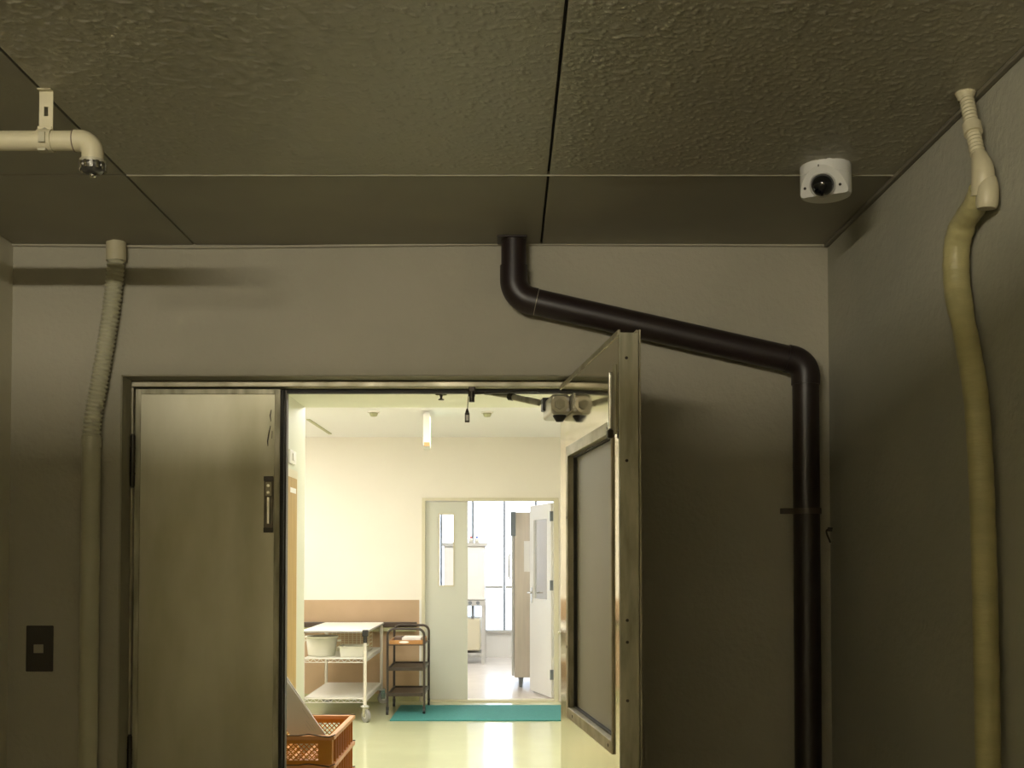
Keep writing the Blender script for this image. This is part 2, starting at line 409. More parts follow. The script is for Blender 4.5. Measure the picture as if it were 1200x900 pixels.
gb.box(S0+.006, S1-.006, -.006, .0, Z1-.006, Z1+bwid); gb.box(S0+.006, S1-.006, -.006, .0, Z0-bwid, Z0+.006)
gb.box(S0, S0+.006, 0, .025, Z0, Z1).box(S1-.006, S1, 0, .025, Z0, Z1).box(S0, S1, 0, .025, Z1-.006, Z1).box(S0, S1, 0, .025, Z0, Z0+.006)
gbo = obj('panel_bead', gb, M['frame'], ol, local=True, bevel=.0015)
for (s_, z_) in ((S0-.012, 1.55), (S0-.012, 1.10), (S1-.05, Z1+.012), (S1-.05, Z0-.012), (S0+.1, Z0-.012)):
    obj('screw', MB().tube([(s_, -.0075, z_), (s_, -.0055, z_)], .005, 10), M['hinge'], gbo, local=True)
gk = MB().box(S0+.006, S0+.012, .015, .026, Z0+.006, Z1-.006).box(S1-.012, S1-.006, .015, .026, Z0+.006, Z1-.006)
gk.box(S0+.012, S1-.012, .015, .026, Z1-.012, Z1-.006).box(S0+.012, S1-.012, .015, .026, Z0+.006, Z0+.012)
obj('shadow_gap_strip', gk, M['dark'], ol, local=True)  # black strips stand in for the shadow gap around the panel
# flush bolt on the open leaf, near its free edge
z1b, z0b = CAMH+.55, CAMH+.355
fb2 = obj('flush_bolt', MB().box(LEN-.070, LEN-.042, -.005, .001, z0b, z1b), M['steel_rim'], ol, local=True, bevel=.005)
obj('bolt_slide', MB().box(LEN-.066, LEN-.049, -.020, -.007, z0b+.012, z1b-.02), M['chrome'], fb2, local=True, bevel=.004)
obj('bolt_knob', MB().box(LEN-.070, LEN-.045, -.024, -.007, z0b-.012, z0b+.012), M['hinge'], fb2, local=True, bevel=.004)
for z_ in (LH-.075, LH-.36, LH-.80, LH-.86, LH-1.02, LH-1.28, LH-1.5):
    obj('edge_screw', MB().tube([(LEN-.001, .020, z_), (LEN+.0012, .020, z_)], .0045, 10), M['hinge'], ol, local=True)
# dirty streaks baked in geometry are left to the rim material
for z_ in (1.70, 1.0, .3):
    hinge_l = MB().tube([(-.006, TL+.002, z_-.06), (-.006, TL+.002, z_+.06)], .008, 10)
    obj('hinge', hinge_l, M['hinge'], ol, local=True)
obj('lower_latch', MB().box(LEN-.03, LEN-.01, -.012, 0, .30, .42), M['chrome'], ol, local=True, bevel=.003)

# ---- door closer fixed to the open leaf
ca, sa = math.cos(rz), math.sin(rz)
def L2W(s, y, z): return Vector((H0.x+s*ca-y*sa, H0.y+s*sa+y*ca, z))
dc = thing('door_closer', 'silver hydraulic door closer with hexagonal end cap on the open leaf', 'door closer', L2W(.2, -.03, CAMH+.50), rz)
def D(mb):   # leaf coordinates -> closer coordinates
    mb.v = [(v[0]-.2, v[1]+.03, v[2]-(CAMH+.50)) for v in mb.v]; return mb
zc = CAMH+.538
body = MB().box(.03, .24, -.070, -.004, CAMH+.505, CAMH+.575)
obj('body', D(body), M['closer'], dc, local=True, bevel=.012, segs=3)
obj('mounting_plate', D(MB().box(.01, .30, -.004, -.0005, CAMH+.515, CAMH+.57)), M['closer'], dc, local=True, bevel=.001)
obj('end_cap', D(MB().tube([(.24, -.042, zc), (.250, -.042, zc)], .030, 28)), M['frame'], dc, local=True)
obj('hex_nut', D(MB().tube([(.250, -.042, zc), (.258, -.042, zc)], .019, 6)), M['steel_rim'], dc, local=True)
for dz in (-.018, .018):
    obj('adjuster_screw', D(MB().tube([(.24, -.012, zc+dz), (.243, -.012, zc+dz)], .006, 12)), M['grey'], dc, local=True)
sp = D(MB().lathe([(.0, -.052), (.012, -.052), (.020, -.040), (.024, -.033), (.024, -.03), (0, -.03)], (.20, -.035, CAMH+.535), 16))
obj('spindle_cap', sp, M['blackp'], dc, local=True)
obj('spindle_top', D(MB().box(.05, .10, -.080, -.045, CAMH+.535, CAMH+.582)), M['blackp'], dc, local=True, bevel=.004)
inv = Matrix.Rotation(-rz, 3, 'Z')
base = Vector(dc.location)
def toL(p): return inv @ (Vector(p)-base)
pb = at(553, 462, DY-.005); pe = at(631, 458, 4.02); pa2 = at(568, 461, DY-.01); pm = at(600, 465, 4.13); pe2 = at(632, 472, 4.05)
brk = MB().box(pb.x-.012, pb.x+.012, DY-.02, DY+.012, pb.z-.008, FZ)
brk.v = [tuple(toL(v)) for v in brk.v]
obj('frame_bracket', brk, M['darkmetal'], dc, local=True, bevel=.003)
obj('bracket_pin', MB().tube([toL(pb+Vector((0,-.01,-.03))), toL(pb+Vector((0,-.01,.01)))], .010, 12), M['hinge'], dc, local=True)
obj('thin_arm', MB().bar(toL(pb+Vector((0,-.01,0))), toL(pe), .014, .005), M['darkmetal'], dc, local=True, bevel=.001)
obj('rod_arm', MB().tube([toL(pa2), toL(pm)], [.005, .007], 10).tube([toL(pm), toL(pe2)], [.0115, .0115], 12), M['steel_rim'], dc, local=True)
obj('clamp_nut', MB().tube([toL(pm+(pa2-pm)*.12), toL(pm-(pa2-pm)*.05)], .014, 6), M['hinge'], dc, local=True)

# ---- pull cord with ring hanging from the head of the frame
c0 = at(549.5, 458, DY-.03); c1 = at(547.5, 484, DY-.03); c2 = at(547, 495, DY-.03)
c0.z = FZ
pc = thing('pull_cord', 'short thin cord with a small white-centred tag hanging from the door head', 'cord', (c0.x, DY-.03, c2.z))
obj('cord', MB().tube([c0+Vector((0, .03, -.002)), c0+Vector((0,0,-.006)), c1], .0016, 6), M['darkmetal'], pc)
obj('tag_ring', MB().box(c1.x-.0085, c1.x+.0085, DY-.034, DY-.026, c2.z, c1.z).tube([(c1.x, DY-.03, c1.z), (c1.x, DY-.03, c1.z+.016)], [.008, .003], 8), M['darkmetal'], pc, bevel=.002)
obj('tag_insert', MB().box(c1.x-.005, c1.x+.005, DY-.0355, DY-.034, c2.z+.006, c1.z-.008), M['paper'], pc, bevel=.002)

# ------------------------------------------------------------------ left conduit
def corr(path, r, amp, pitch):
    L = [0]
    for a, b in zip(path, path[1:]): L.append(L[-1]+(b-a).length)
    tot = L[-1]; n = max(4, int(tot/pitch*4)); pts = []; rr = []
    j = 0
    for i in range(n+1):
        s = tot*i/n
        while j < len(L)-2 and L[j+1] < s: j += 1
        f = (s-L[j])/max(1e-9, L[j+1]-L[j]); pts.append(path[j].lerp(path[j+1], f)); rr.append(r-amp*(0, .15, 1, 1)[i % 4])
    return pts, rr
cy_ = WY-.036
top = at(136, 276, cy_); top.z = CZ
lc = thing('wall_conduit', 'pale grey conduit with ribbed upper section beside the closed steel leaf', 'conduit', (at(103, 900, cy_).x, cy_, 0))
j0 = at(136, 306, cy_); 
obj('coupling', MB().tube([top, at(136, 284, cy_), j0], [.034, .034, .035], 24), M['pvc'], lc, bevel=.002)
path = spline([j0, at(134, 332, cy_), at(127, 385, cy_), at(117, 445, cy_), at(109, 490, cy_), at(107, 516, cy_)], 14)
P_, R_ = corr(path, .0320, .0065, .0148)
obj('ribbed_hose', MB().tube(P_, R_, 20), M['conduit'], lc)
pe_ = at(107, 516, cy_)
obj('collar', MB().tube([at(107.3, 512, cy_), at(107, 524, cy_)], .0345, 24), M['conduit'], lc)
bt = at(102.5, 900, cy_); bt.z = 0; bt.x = at(103, 900, cy_).x
obj('rigid_pipe', MB().tube([at(107, 520, cy_), Vector((bt.x, cy_, 0))], .032, 24), M['conduit'], lc)
for zz in (1.35, .35):
    f_ = (at(107,520,cy_).z-zz)/at(107,520,cy_).z; xx = at(107,520,cy_).x*(1-f_)+bt.x*f_
    obj('wall_clip', MB().box(xx-.015, xx+.015, cy_+.031, WY, zz-.012, zz+.012), M['conduit'], lc)

# ------------------------------------------------------------------ short drain pipe top left with hanger
PY = 2.74; rP = .0235
pz = at(60, 165, PY).z
dp = thing('ceiling_drain_pipe', 'short cream plastic pipe with elbow and slotted chrome end, top left', 'pipe', (at(80,165,PY).x, PY, at(110,205,PY).z))
ex = at(108, 165, PY).x
obj('pipe', MB().tube([(XL, PY, pz), (at(88,165,PY).x, PY, pz)], rP, 24), M['pvc'], dp)
zb = at(110, 190, PY).z
arc = bend((at(86,165,PY).x, PY, pz), (ex+.002, PY, pz), (ex+.002, PY, zb), .032, 12)
P = [Vector((at(88,165,PY).x, PY, pz))]+arc+[Vector((ex+.002, PY, zb))]
obj('elbow', MB().tube(P, rP+.0025, 24), M['pvc'], dp)
obj('joint_ring', MB().tube([(at(87.2,165,PY).x, PY, pz), (at(88.4,165,PY).x, PY, pz)], rP+.0032, 24), M['shelfbrown'], dp)
cx_ = ex+.002
obj('collar', MB().tube([(cx_, PY, zb+.004), (cx_, PY, zb-.004)], rP+.007, 24), M['pvc_band'], dp)
capz0 = at(110, 206, PY).z
capm = MB().lathe([(0, -.026), (.016, -.026), (.024, -.020), (.030, -.008), (.031, 0), (0, 0)], (cx_, PY, zb-.004), 28)
cp = obj('drain_cap', capm, M['cap'], dp)
for k in range(14):
    a = 2*PI*k/14; d_ = Vector((math.cos(a), math.sin(a), 0)); c_ = Vector((cx_, PY, zb-.012))+d_*.031
    obj('cap_rib', MB().obox(c_, d_*.002, Vector((-d_.y, d_.x, 0))*.0036, (0,0,.009)), M['chrome'], cp)
obj('cap_screw', MB().lathe([(0,-.008),(.007,-.006),(.009,0),(0,0)], (cx_, PY, zb-.030), 14), M['chrome'], cp)
# hanger
hxx = at(54.5, 165, PY).x; htop = CZ
hg = thing('pipe_hanger', 'cream slotted strap hanger holding the short pipe to the ceiling', 'bracket', (hxx, PY, htop-.2))
zk = at(54, 151, PY).z
st = MB(); wv = .0165
sl0, sl1 = at(54,137,PY).z, at(54,126,PY).z
yf = PY-.002
st.box(hxx-wv, hxx+wv, yf-.003, yf, sl1, htop-.002); st.box(hxx-wv, hxx+wv, yf-.003, yf, zk-.012, sl0)
st.box(hxx-wv, hxx-.005, yf-.003, yf, sl0, sl1); st.box(hxx+.005, hxx+wv, yf-.003, yf, sl0, sl1)
st.box(hxx-wv, hxx+wv, yf-.018, yf, htop-.003, htop)
obj('strap', st, M['pvc'], hg)
obj('ear', MB().box(hxx-.0175-.002, hxx+.0175-.002, yf-.007, yf-.0035, pz+rP-.002, zk+.004), M['pvc'], hg, bevel=.002)
hb_ = obj('bolt', MB().lathe([(0,.004),(.006,.003),(.008,.0),(0,.0)], (0,0,0), 12), M['pvc_band'], hg, local=True)
hb_.location = (-.002, -.009, zk-.008-(htop-.2)); hb_.rotation_euler = (PI/2, 0, 0)
obj('clamp_band', MB().tube([(hxx-.018, PY, pz), (hxx+.016, PY, pz)], rP+.0035, 24), M['pvc'], hg, bevel=.001)
obj('clamp_lug', MB().box(hxx-.008, hxx+.008, PY-.032, PY-.026, pz-.014, pz+.012).box(hxx-.01, hxx+.01, PY-.03, PY-.01, pz-.034, pz-.026), M['pvc_band'], hg, bevel=.002)

# ------------------------------------------------------------------ dark brown drain pipe
BY = WY-.075; rB = .047
bp_ = thing('drain_pipe', 'glossy dark brown drain pipe running down across the wall', 'pipe', (at(946,900,BY).x, BY, 0))
A = at(602, 270, BY); A.z = CZ; A.x = at(602, 300, BY).x
B_ = at(602, 348, BY); Cc = at(944, 425, BY); Dd = Vector((at(947, 900, BY).x, BY, 0))
e1 = bend(A, B_, Cc, .075, 12); e2 = bend(B_, Cc, Dd, .060, 12)
obj('pipe', MB().tube([A, e1[0]], rB-.003, 32), M['brown'], bp_)
obj('pipe', MB().tube([e1[-1], e2[0]], rB-.001, 32), M['brown'], bp_)
obj('pipe', MB().tube([e2[-1], Dd], rB-.001, 32), M['brown'], bp_)
obj('elbow', MB().tube([e1[0]+(A-e1[0]).normalized()*.05]+e1+[e1[-1]+(Cc-e1[-1]).normalized()*.02], rB+.0015, 32), M['brown'], bp_)
obj('elbow', MB().tube([e2[0]+(B_-e2[0]).normalized()*.02]+e2+[e2[-1]+(Dd-e2[-1]).normalized()*.03], rB+.0025, 32), M['brown'], bp_)
dn = (Cc-e1[-1]).normalized(); q_ = e1[-1]+dn*.022
obj('glue_line', MB().tube([q_-dn*.001, q_+dn*.001], rB+.0022, 32), M['bead'], bp_)
obj('ceiling_plate', MB().box(A.x-.058, A.x+.045, BY-.052, BY+.05, CZ-.006, CZ), M['brown'], bp_, bevel=.002)
zc2 = at(940, 599, BY).z; xc2 = e2[-1].x+(Dd.x-e2[-1].x)*((e2[-1].z-zc2)/(e2[-1].z))
k = MB().tube([(xc2, BY, zc2-.010), (xc2, BY, zc2+.010)], rB+.004, 32)
clp = obj('pipe_clamp', k, M['brown_clamp'], bp_)
obj('clamp_tab', MB().box(xc2-rB-.045, xc2-rB+.004, BY-.006, BY+.006, zc2-.010, zc2+.010), M['brown_clamp'], clp, bevel=.002)
obj('clamp_foot', MB().box(xc2-.012, xc2+.012, BY+rB, WY, zc2-.009, zc2+.009), M['brown_clamp'], clp)

# ------------------------------------------------------------------ wall plate at lower left
pz0, pz1 = at(47, 787, WY).z, at(47, 733, WY).z; px0, px1 = at(31, 760, WY).x, at(63, 760, WY).x
sw = thing('switch_plate', 'dark brown wall plate with a small cream button, lower left', 'switch', ((px0+px1)/2, WY-.006, pz0))
obj('plate', MB().box(px0, px1, WY-.007, WY, pz0, pz1), M['plate'], sw, bevel=.004)
b0, b1 = at(40.5, 765, WY), at(52, 755, WY)
obj('button', MB().box(b0.x, b1.x, WY-.011, WY-.006, b0.z, b1.z), M['button'], sw, bevel=.002)
for zz in (pz0+.012, pz1-.012):
    obj('screw', MB().tube([((px0+px1)/2, WY-.009, zz), ((px0+px1)/2, WY-.006, zz)], .003, 10), M['hinge'], sw)

# ------------------------------------------------------------------ small wire hook near the right corner
h0 = at(985, 640, X=XR-.004)
hk = MB().tube(spline([(at(969,619,WY-.02).x, WY-.03, at(969,619,WY).z), (at(978,620,WY-.02).x, WY-.03, at(978,620,WY).z), (XR-.02, WY-.025, at(980,622,WY).z), (XR-.006, WY-.022, at(984,636,WY).z)], 6), .0032, 8)
hk.tube([(XR-.02, WY-.025, at(980,622,WY).z), (XR, WY-.025, at(980,622,WY).z)], .003, 8)
tag(obj('wire_hook', hk, M['hinge']), 'tiny bent dark wire hook in the corner right of the brown pipe', 'hook')

# ------------------------------------------------------------------ dome camera
dc_c = at(967.5, 176, Z=CZ); cxD, cyD = at(967.5, 190, 3.27).x, 3.27
sc_ = thing('security_camera', 'small white dome security camera with black lens bubble on the ceiling', 'camera', (cxD, cyD, CZ-.10))
R = .0715; hD = .088
bm = bmesh.new()
prof = [(R, 0), (R, -.030), (R-.001, -.031), (R-.001, -.033), (R, -.034), (R, -hD+.010), (R-.003, -hD+.003), (R-.010, -hD)]
n = 48; rings = []
for (r_, z_) in prof: rings.append([bm.verts.new((r_*math.cos(2*PI*k/n), r_*math.sin(2*PI*k/n), z_)) for k in range(n)])
for i in range(len(rings)-1):
    for k in range(n): bm.faces.new((rings[i][k], rings[i][(k+1)%n], rings[i+1][(k+1)%n], rings[i+1][k]))
bm.faces.new(rings[0]); bm.faces.new(rings[-1])
nrm = Vector((-.36, -.72, -.60)).normalized()
pc_ = nrm*.047 + Vector((.004, 0, -.036))
geom = bm.verts[:]+bm.edges[:]+bm.faces[:]
rs = bmesh.ops.bisect_plane(bm, geom=geom, plane_co=pc_, plane_no=nrm, clear_outer=True)
ed = [g_ for g_ in rs['geom_cut'] if isinstance(g_, bmesh.types.BMEdge)]
bmesh.ops.contextual_create(bm, geom=ed)
bmesh.ops.recalc_face_normals(bm, faces=bm.faces)
for f in bm.faces: f.smooth = len(f.verts) == 4
me = bpy.data.meshes.new('housing'); bm.to_mesh(me); bm.free(); me.materials.append(M['camwhite'])
ho = bpy.data.objects.new('housing', me); C.objects.link(ho); ho.parent = sc_; ho.location = (0, 0, .10)
md = ho.modifiers.new('bevel', 'BEVEL'); md.width = .003; md.segments = 3; md.limit_method = 'ANGLE'; md.angle_limit = math.radians(35)
q = nrm.to_track_quat('Z', 'Y').to_matrix()
def domepart(name, prof, m, ctr, parent, nn=28):
    mb = MB().lathe(prof, (0,0,0), nn); mb.v = [tuple(q @ Vector(v)+ctr+Vector((0,0,.10))) for v in mb.v]
    return obj(name, mb, m, parent, local=True)
ctr = pc_+nrm*.001+Vector((-.006, 0, 0))
ctr = ctr - nrm*((ctr-pc_).dot(nrm)) + nrm*.0005
rd = .0325
domepart('bubble_ring', [(rd+.0045, -.002), (rd+.0045, .003), (rd, .004), (rd, 0)], M['grey'], ctr, sc_)
dm = domepart('lens_bubble', [(rd*math.cos(a), rd*.95*math.sin(a)) for a in [PI/2*i/10 for i in range(11)]], M['camblack'], ctr, sc_)
side = nrm.cross(Vector((0,0,1))).normalized(); upv = side.cross(nrm).normalized()
for (a, b) in ((-.048, -.006), (.050, -.004)):
    domepart('screw', [(.004, 0), (.004, .0015), (0, .0018)], M['darkmetal'], ctr+side*a+upv*b, sc_, 12)
vso = obj('vent_slot', MB().box(-.0015, .0015, -.0008, .0008, -.003, .003), M['darkmetal'], sc_, local=True)
an = -PI/2-.55; vso.location = ((R+.0003)*math.cos(an), (R+.0003)*math.sin(an), .10-.018); vso.rotation_euler = (0, 0, an+PI/2)

# ------------------------------------------------------------------ taped hose on the right wall
HX = XR-.040
def hp(px, py, X=HX): return at(px, py, X=X)
hs = thing('wall_hose', 'yellowed tape-wrapped hose with ribbed upper end bending down the right wall', 'hose', (HX, hp(1157, 900).y, 0))
t0 = at(1132, 108, X=HX); t0 = Vector((HX, at(1132,108,Z=CZ).y, CZ))
dxy = t0.y
a1 = hp(1139, 148); a2 = hp(1146, 183)
P_, R_ = corr([t0+Vector((0,0,-.006)), a1.lerp(t0,.5), a1, a2], .0172, .0028, .0105)
obj('ribbed_hose', MB().tube(P_, R_, 20), M['pvc'], hs)
obj('flange', MB().lathe([(.017, -.022), (.019, -.014), (.024, -.004), (.025, 0), (0, 0)], t0, 24), M['pvc'], hs)
dd = (a2-a1).normalized()
obj('coupling', MB().tube([a1-dd*.006, a1+dd*.022], .0215, 20), M['pvc'], hs, bevel=.002)
b1_, b2_, b3_ = hp(1147, 180), hp(1152, 203), hp(1151, 230)
obj('tape_bulge', MB().tube(spline([b1_, b2_, b3_], 8), [.016+.010*math.sin(PI/2*min(1, i/9)) for i in range(17)], 20), M['pvc'], hs)
pathh = spline([hp(1150, 222), hp(1143, 240), hp(1129, 262), hp(1121, 292), hp(1122, 340), hp(1133, 400), hp(1143, 460), hp(1149, 540), hp(1153, 650), hp(1156, 780), hp(1158, 900)], 10)
end = pathh[-1].copy(); end.z = 0.0; pathh.append(end)
Rh = [.0285+.0006*math.sin(i*1.7)+(.003 if 20 < i < 45 else 0) for i in range(len(pathh))]
obj('wrapped_hose', MB().tube(pathh, Rh, 24), M['hose'], hs)
obj('tape_end', MB().tube(spline([hp(1151, 205)+Vector((.006,-.002,0)), hp(1153, 225)+Vector((.006,-.006,0)), hp(1152, 246)+Vector((.004,-.010,0))], 5), [.020,.021,.023,.024,.025,.025,.025,.025,.025,.024,.021], 20), M['pvc'], hs)
for zz in (.5, .2):
    pyc = min(pathh, key=lambda p: abs(p.z-zz))
    obj('wall_clip', MB().box(HX+.02, XR, pyc.y-.012, pyc.y+.012, zz-.01, zz+.01), M['conduit'], hs)

# ================================================================== corridor beyond the doorway
CW = 11.50; LC = 7.5; CXL = at(357, 600, LC).x; LCZ = CAMH+1.0; HCZ = CAMH+(657-512)/F*CW
XHR = .95; XHL = -3.2
FWX = 2.2; FY = 16.8
struct('floor_corridor', MB().box(XHL-.1, XHR+.1, TH, CW+.12, -.1, 0), M['hfloor'])
struct('ceiling_low', MB().box(CXL-.1, XHR+.1, TH, LC, LCZ, LCZ+.5), M['lowceil'])
chc = struct('ceiling_high', MB().box(XHL-.1, XHR+.1, LC, CW+.12, HCZ, HCZ+.1), M['hceil'])
wl = struct('wall_corridor_left', MB().box(CXL-.15, CXL, TH, LC, 0, LCZ), M['hgreen'])
struct('wall_corridor_right', MB().box(XHR, XHR+.1, TH, CW, 0, HCZ+.1), M['hwall'])
struct('wall_alcove_left', MB().box(XHL-.1, XHL, LC, CW, 0, HCZ+.1), M['hwall'])
struct('wall_alcove_front', MB().box(XHL-.1, CXL-.15, LC-.1, LC, 0, HCZ+.1), M['hwall'])
# low half of the wall behind (corridor side closing)
OXa = at(497, 600, CW).x; OXb = at(649, 600, CW).x; OZb = at(560, 587, CW).z
fw = MB().box(XHL, OXa-.02, CW, CW+.12, 0, HCZ).box(OXb+.02, FWX, CW, CW+.12, 0, HCZ+.2).box(OXa-.02, OXb+.02, CW, CW+.12, OZb+.02, HCZ)
struct('wall_far', fw, M['hwall'])
wx1 = at(491.5, 760, CW).x; wz1 = at(400, 703, CW).z
ws = struct('trim_wainscot', MB().box(XHL, wx1, CW-.012, CW, .08, wz1), M['wains'])
struct('baseboard_far', MB().box(XHL, OXa-.04, CW-.014, CW, 0, .08), M['tint'])
struct('trim_3', MB().box(wx1, wx1+.02, CW-.016, CW, .08, wz1+.0), M['white'])
# handrail
hr = thing('handrail', 'dark brown handrail along the tan wall behind the carts', 'handrail', (-2.0, CW-.05, .74))
obj('rail', MB().box(-3.0, wx1-.02, CW-.085, CW-.045, at(470,735,CW-.09).z, at(470,729,CW-.09).z), M['rail'], hr, bevel=.008)
obj('under_strip', MB().box(-3.0, wx1-.03, CW-.07, CW-.012, at(470,739.5,CW).z, at(470,735.5,CW-.09).z), M['tint'], hr)
# ceiling hatch line and detectors
hl0, hl1 = at(361, 491, Z=HCZ), at(387, 508, Z=HCZ)
obj('hatch_edge', MB().bar(hl0+Vector((0,0,-.004)), hl1+Vector((0,0,-.004)), .03, .008), M['tint'], chc)
def smoke(px, py):
    p = at(px, py, Z=HCZ)
    t = thing('smoke_detector', '', 'detector', (p.x, p.y, HCZ-.045))
    obj('base', MB().lathe([(.05,-.012),(.052,0),(0,0)], (p.x,p.y,HCZ), 20), M['hwall'], t)
    obj('sensor_head', MB().lathe([(0,-.045),(.025,-.042),(.032,-.03),(.036,-.012),(0,-.012)], (p.x,p.y,HCZ), 20), M['tint'], t)
    return t
smoke(438, 482)['label'] = 'small round detector on the white ceiling, left of the hanging sign'
smoke(571, 482.5)['label'] = 'small round detector on the white ceiling, right of the hanging sign'
p = at(517, 461, Z=LCZ)
sk = thing('sprinkler_head', 'tiny sprinkler head under the pale green corridor ceiling near the door top', 'sprinkler', (p.x, p.y, LCZ-.04))
obj('escutcheon', MB().lathe([(.035,-.008),(.04,0),(0,0)], (p.x,p.y,LCZ), 16), M['tint'], sk)
obj('deflector', MB().lathe([(0,-.04),(.018,-.04),(.018,-.036),(.006,-.03),(.01,-.008),(0,-.008)], (p.x,p.y,LCZ), 12), M['darkmetal'], sk)
# lit ceiling lights
def ceil_light(x0, x1, y0, y1, z, label, group):
    t = thing('ceiling_light', label, 'ceiling light', ((x0+x1)/2, (y0+y1)/2, z-.04), group=group)
    f = MB().box(x0-.02, x0, y0-.02, y1+.02, z-.04, z).box(x1, x1+.02, y0-.02, y1+.02, z-.04, z).box(x0, x1, y0-.02, y0, z-.04, z).box(x0, x1, y1, y1+.02, z-.04, z)
    obj('frame', f, M['white'], t)
    obj('diffuser', MB().box(x0+.001, x1-.001, y0+.001, y1-.001, z-.07, z-.002), M['panel_lit'], t)
G = 'flush ceiling lights of the corridor'
ceil_light(-1.55, -.75, 7.95, 8.68, HCZ, 'lit flush ceiling panel left of the hanging sign', G)
ceil_light(-.45, .35, 7.95, 8.68, HCZ, 'lit flush ceiling panel right of the hanging sign', G)
ceil_light(-2.9, -2.2, 9.4, 10.3, HCZ, 'added unseen ceiling panel brightening the left alcove above the trolley', G)  # added out of view to whiten the far wall and ceiling on the left
ceil_light(-.90, -.3, 4.85, 5.45, LCZ, 'added unseen panel lighting the low corridor just past the doors', G)  # added out of view to light the low corridor
ceil_light(-.6, .3, 13.2, 14.4, 2.9, 'added unseen ceiling panel lighting the far bright room', G)  # added out of view to light the far room besides its windows
# hanging exit sign, seen nearly edge-on
sy = 9.45; s0 = at(499, 480, sy)
sx = at(493, 500, sy).x; sz0 = at(498, 523, sy).z
sg = thing('exit_sign', 'hanging lit exit sign seen nearly edge-on below the corridor ceiling', 'sign', (sx+.04, sy+.15, sz0))
sbox = MB(); ang = .10
sbox.box(-.028, .028, -.17, .17, 0, HCZ-.03-sz0)
so = obj('sign_box', sbox, M['white'], sg, local=True, bevel=.004)
obj('lit_face', MB().box(.0282, .031, -.155, .155, .02, HCZ-.05-sz0), M['sign_lit'], so, local=True)
obj('green_figure', MB().box(.0312, .0325, -.14, -.02, .05, .12).box(.0312, .0325, .0, .05, .04, .16).box(.0312, .0325, .06, .13, .04, .22), M['green_sign'], so, local=True)
obj('stem', MB().box(-.02, .02, -.03, .03, HCZ-.03-sz0, HCZ-sz0), M['white'], sg, local=True)
obj('end_lamp', MB().box(-.02, .028, -.18, -.171, .0, .03), M['orange_rim'], sg, local=True)
sg.rotation_euler = (0, 0, .055)

# wooden door on the corridor's left wall and a small box over it
wd = struct('door_3', MB().box(CXL, CXL+.045, 5.9, 7.0, 0, at(345,553,7.0).z), M['frame_p'])
obj('door_panel', MB().box(CXL+.045, CXL+.052, 5.96, 6.94, 0.01, at(345,553,7.0).z-.05), M['wood'], wd)
obj('sign_strip', MB().box(CXL+.052, CXL+.054, 6.72, 6.90, 1.80, 1.83), M['paper'], wd)
z0_, z1_ = at(340, 543, 6.95).z, at(340, 527, 6.95).z
bxo = thing('wall_box', 'small pale square box on the green wall above the wooden door', 'box', (CXL+.01, 7.0, z0_))
obj('cover', MB().box(CXL, CXL+.018, 6.90, 7.10, z0_, z1_), M['white'], bxo, bevel=.004)
obj('rocker', MB().box(CXL+.018, CXL+.024, 6.97, 7.03, z0_+.02, z1_-.02), M['white'], bxo, bevel=.002)

# far door: frame, sliding leaf, open white leaf
ff = thing('far_door_frame', 'cream frame around the far doorway', 'door frame', ((OXa+OXb)/2, CW+.05, 0)); ff['kind'] = 'structure'
obj('jamb', MB().box(OXa-.02, OXa+.012, CW-.02, CW+.14, 0, OZb), M['frame_p'], ff)
obj('jamb', MB().box(OXb, OXb+.045, CW-.02, CW+.14, 0, OZb), M['frame_p'], ff)
obj('head', MB().box(OXa-.02, OXb+.045, CW-.02, CW+.14, OZb, OZb+.03), M['frame_p'], ff)
obj('threshold', MB().box(OXa+.012, OXb, CW-.018, CW+.12, 0, .016), M['frame_p'], ff)
SX1 = at(548, 700, CW+.03).x
sd = thing('far_sliding_door', 'pale grey far door leaf with a narrow tall glass slot', 'door', ((OXa+SX1)/2, CW+.05, 0))
wz0, wz1 = at(522, 686, CW).z, at(522, 603, CW).z; wxa, wxb = at(515, 650, CW).x, at(531, 650, CW).x
lx0 = OXa+.012
l_ = MB().box(lx0, wxa, CW+.02, CW+.06, .018, OZb-.005).box(wxb, SX1, CW+.02, CW+.06, .018, OZb-.005).box(wxa, wxb, CW+.02, CW+.06, .018, wz0).box(wxa, wxb, CW+.02, CW+.06, wz1, OZb-.005)
obj('leaf', l_, M['sliding'], sd)
obj('window_bead', MB().box(wxa-.012, wxa, CW+.012, CW+.02, wz0-.012, wz1+.012).box(wxb, wxb+.012, CW+.012, CW+.02, wz0-.012, wz1+.012).box(wxa, wxb, CW+.012, CW+.02, wz1, wz1+.012).box(wxa, wxb, CW+.012, CW+.02, wz0-.012, wz0), M['frame_p'], sd)
obj('glass_slot', MB().box(wxa, wxb, CW+.037, CW+.043, wz0, wz1), M['glassw'], sd)
# open white leaf hinged on the right jamb, opening into the far room
hxF = OXb-.004; hyF = CW+.16; fe = Vector((at(623, 700, 12.38).x, 12.38)); vv = Vector((fe.x-hxF, fe.y-hyF)); LF = vv.length; rF = math.atan2(vv.y, vv.x)
wl_ = thing('far_white_door', 'white half-glazed door standing open inside the far doorway', 'door', (hxF, hyF, 0), rF)
gz0, gz1 = 1.0, 1.83; dh = OZb-.01
w2 = MB().box(.0, .14, -.02, .02, .02, dh).box(LF-.14, LF, -.02, .02, .02, dh).box(.14, LF-.14, -.02, .02, gz1, dh).box(.14, LF-.14, -.02, .02, .02, gz0)
obj('leaf', w2, M['white'], wl_, local=True)
obj('glass_pane', MB().box(.14, LF-.14, -.004, .004, gz0, gz1), M['glassw'], wl_, local=True)
obj('handle_plate', MB().box(LF-.10, LF-.06, .02, .026, .95, 1.12), M['chrome'], wl_, local=True)
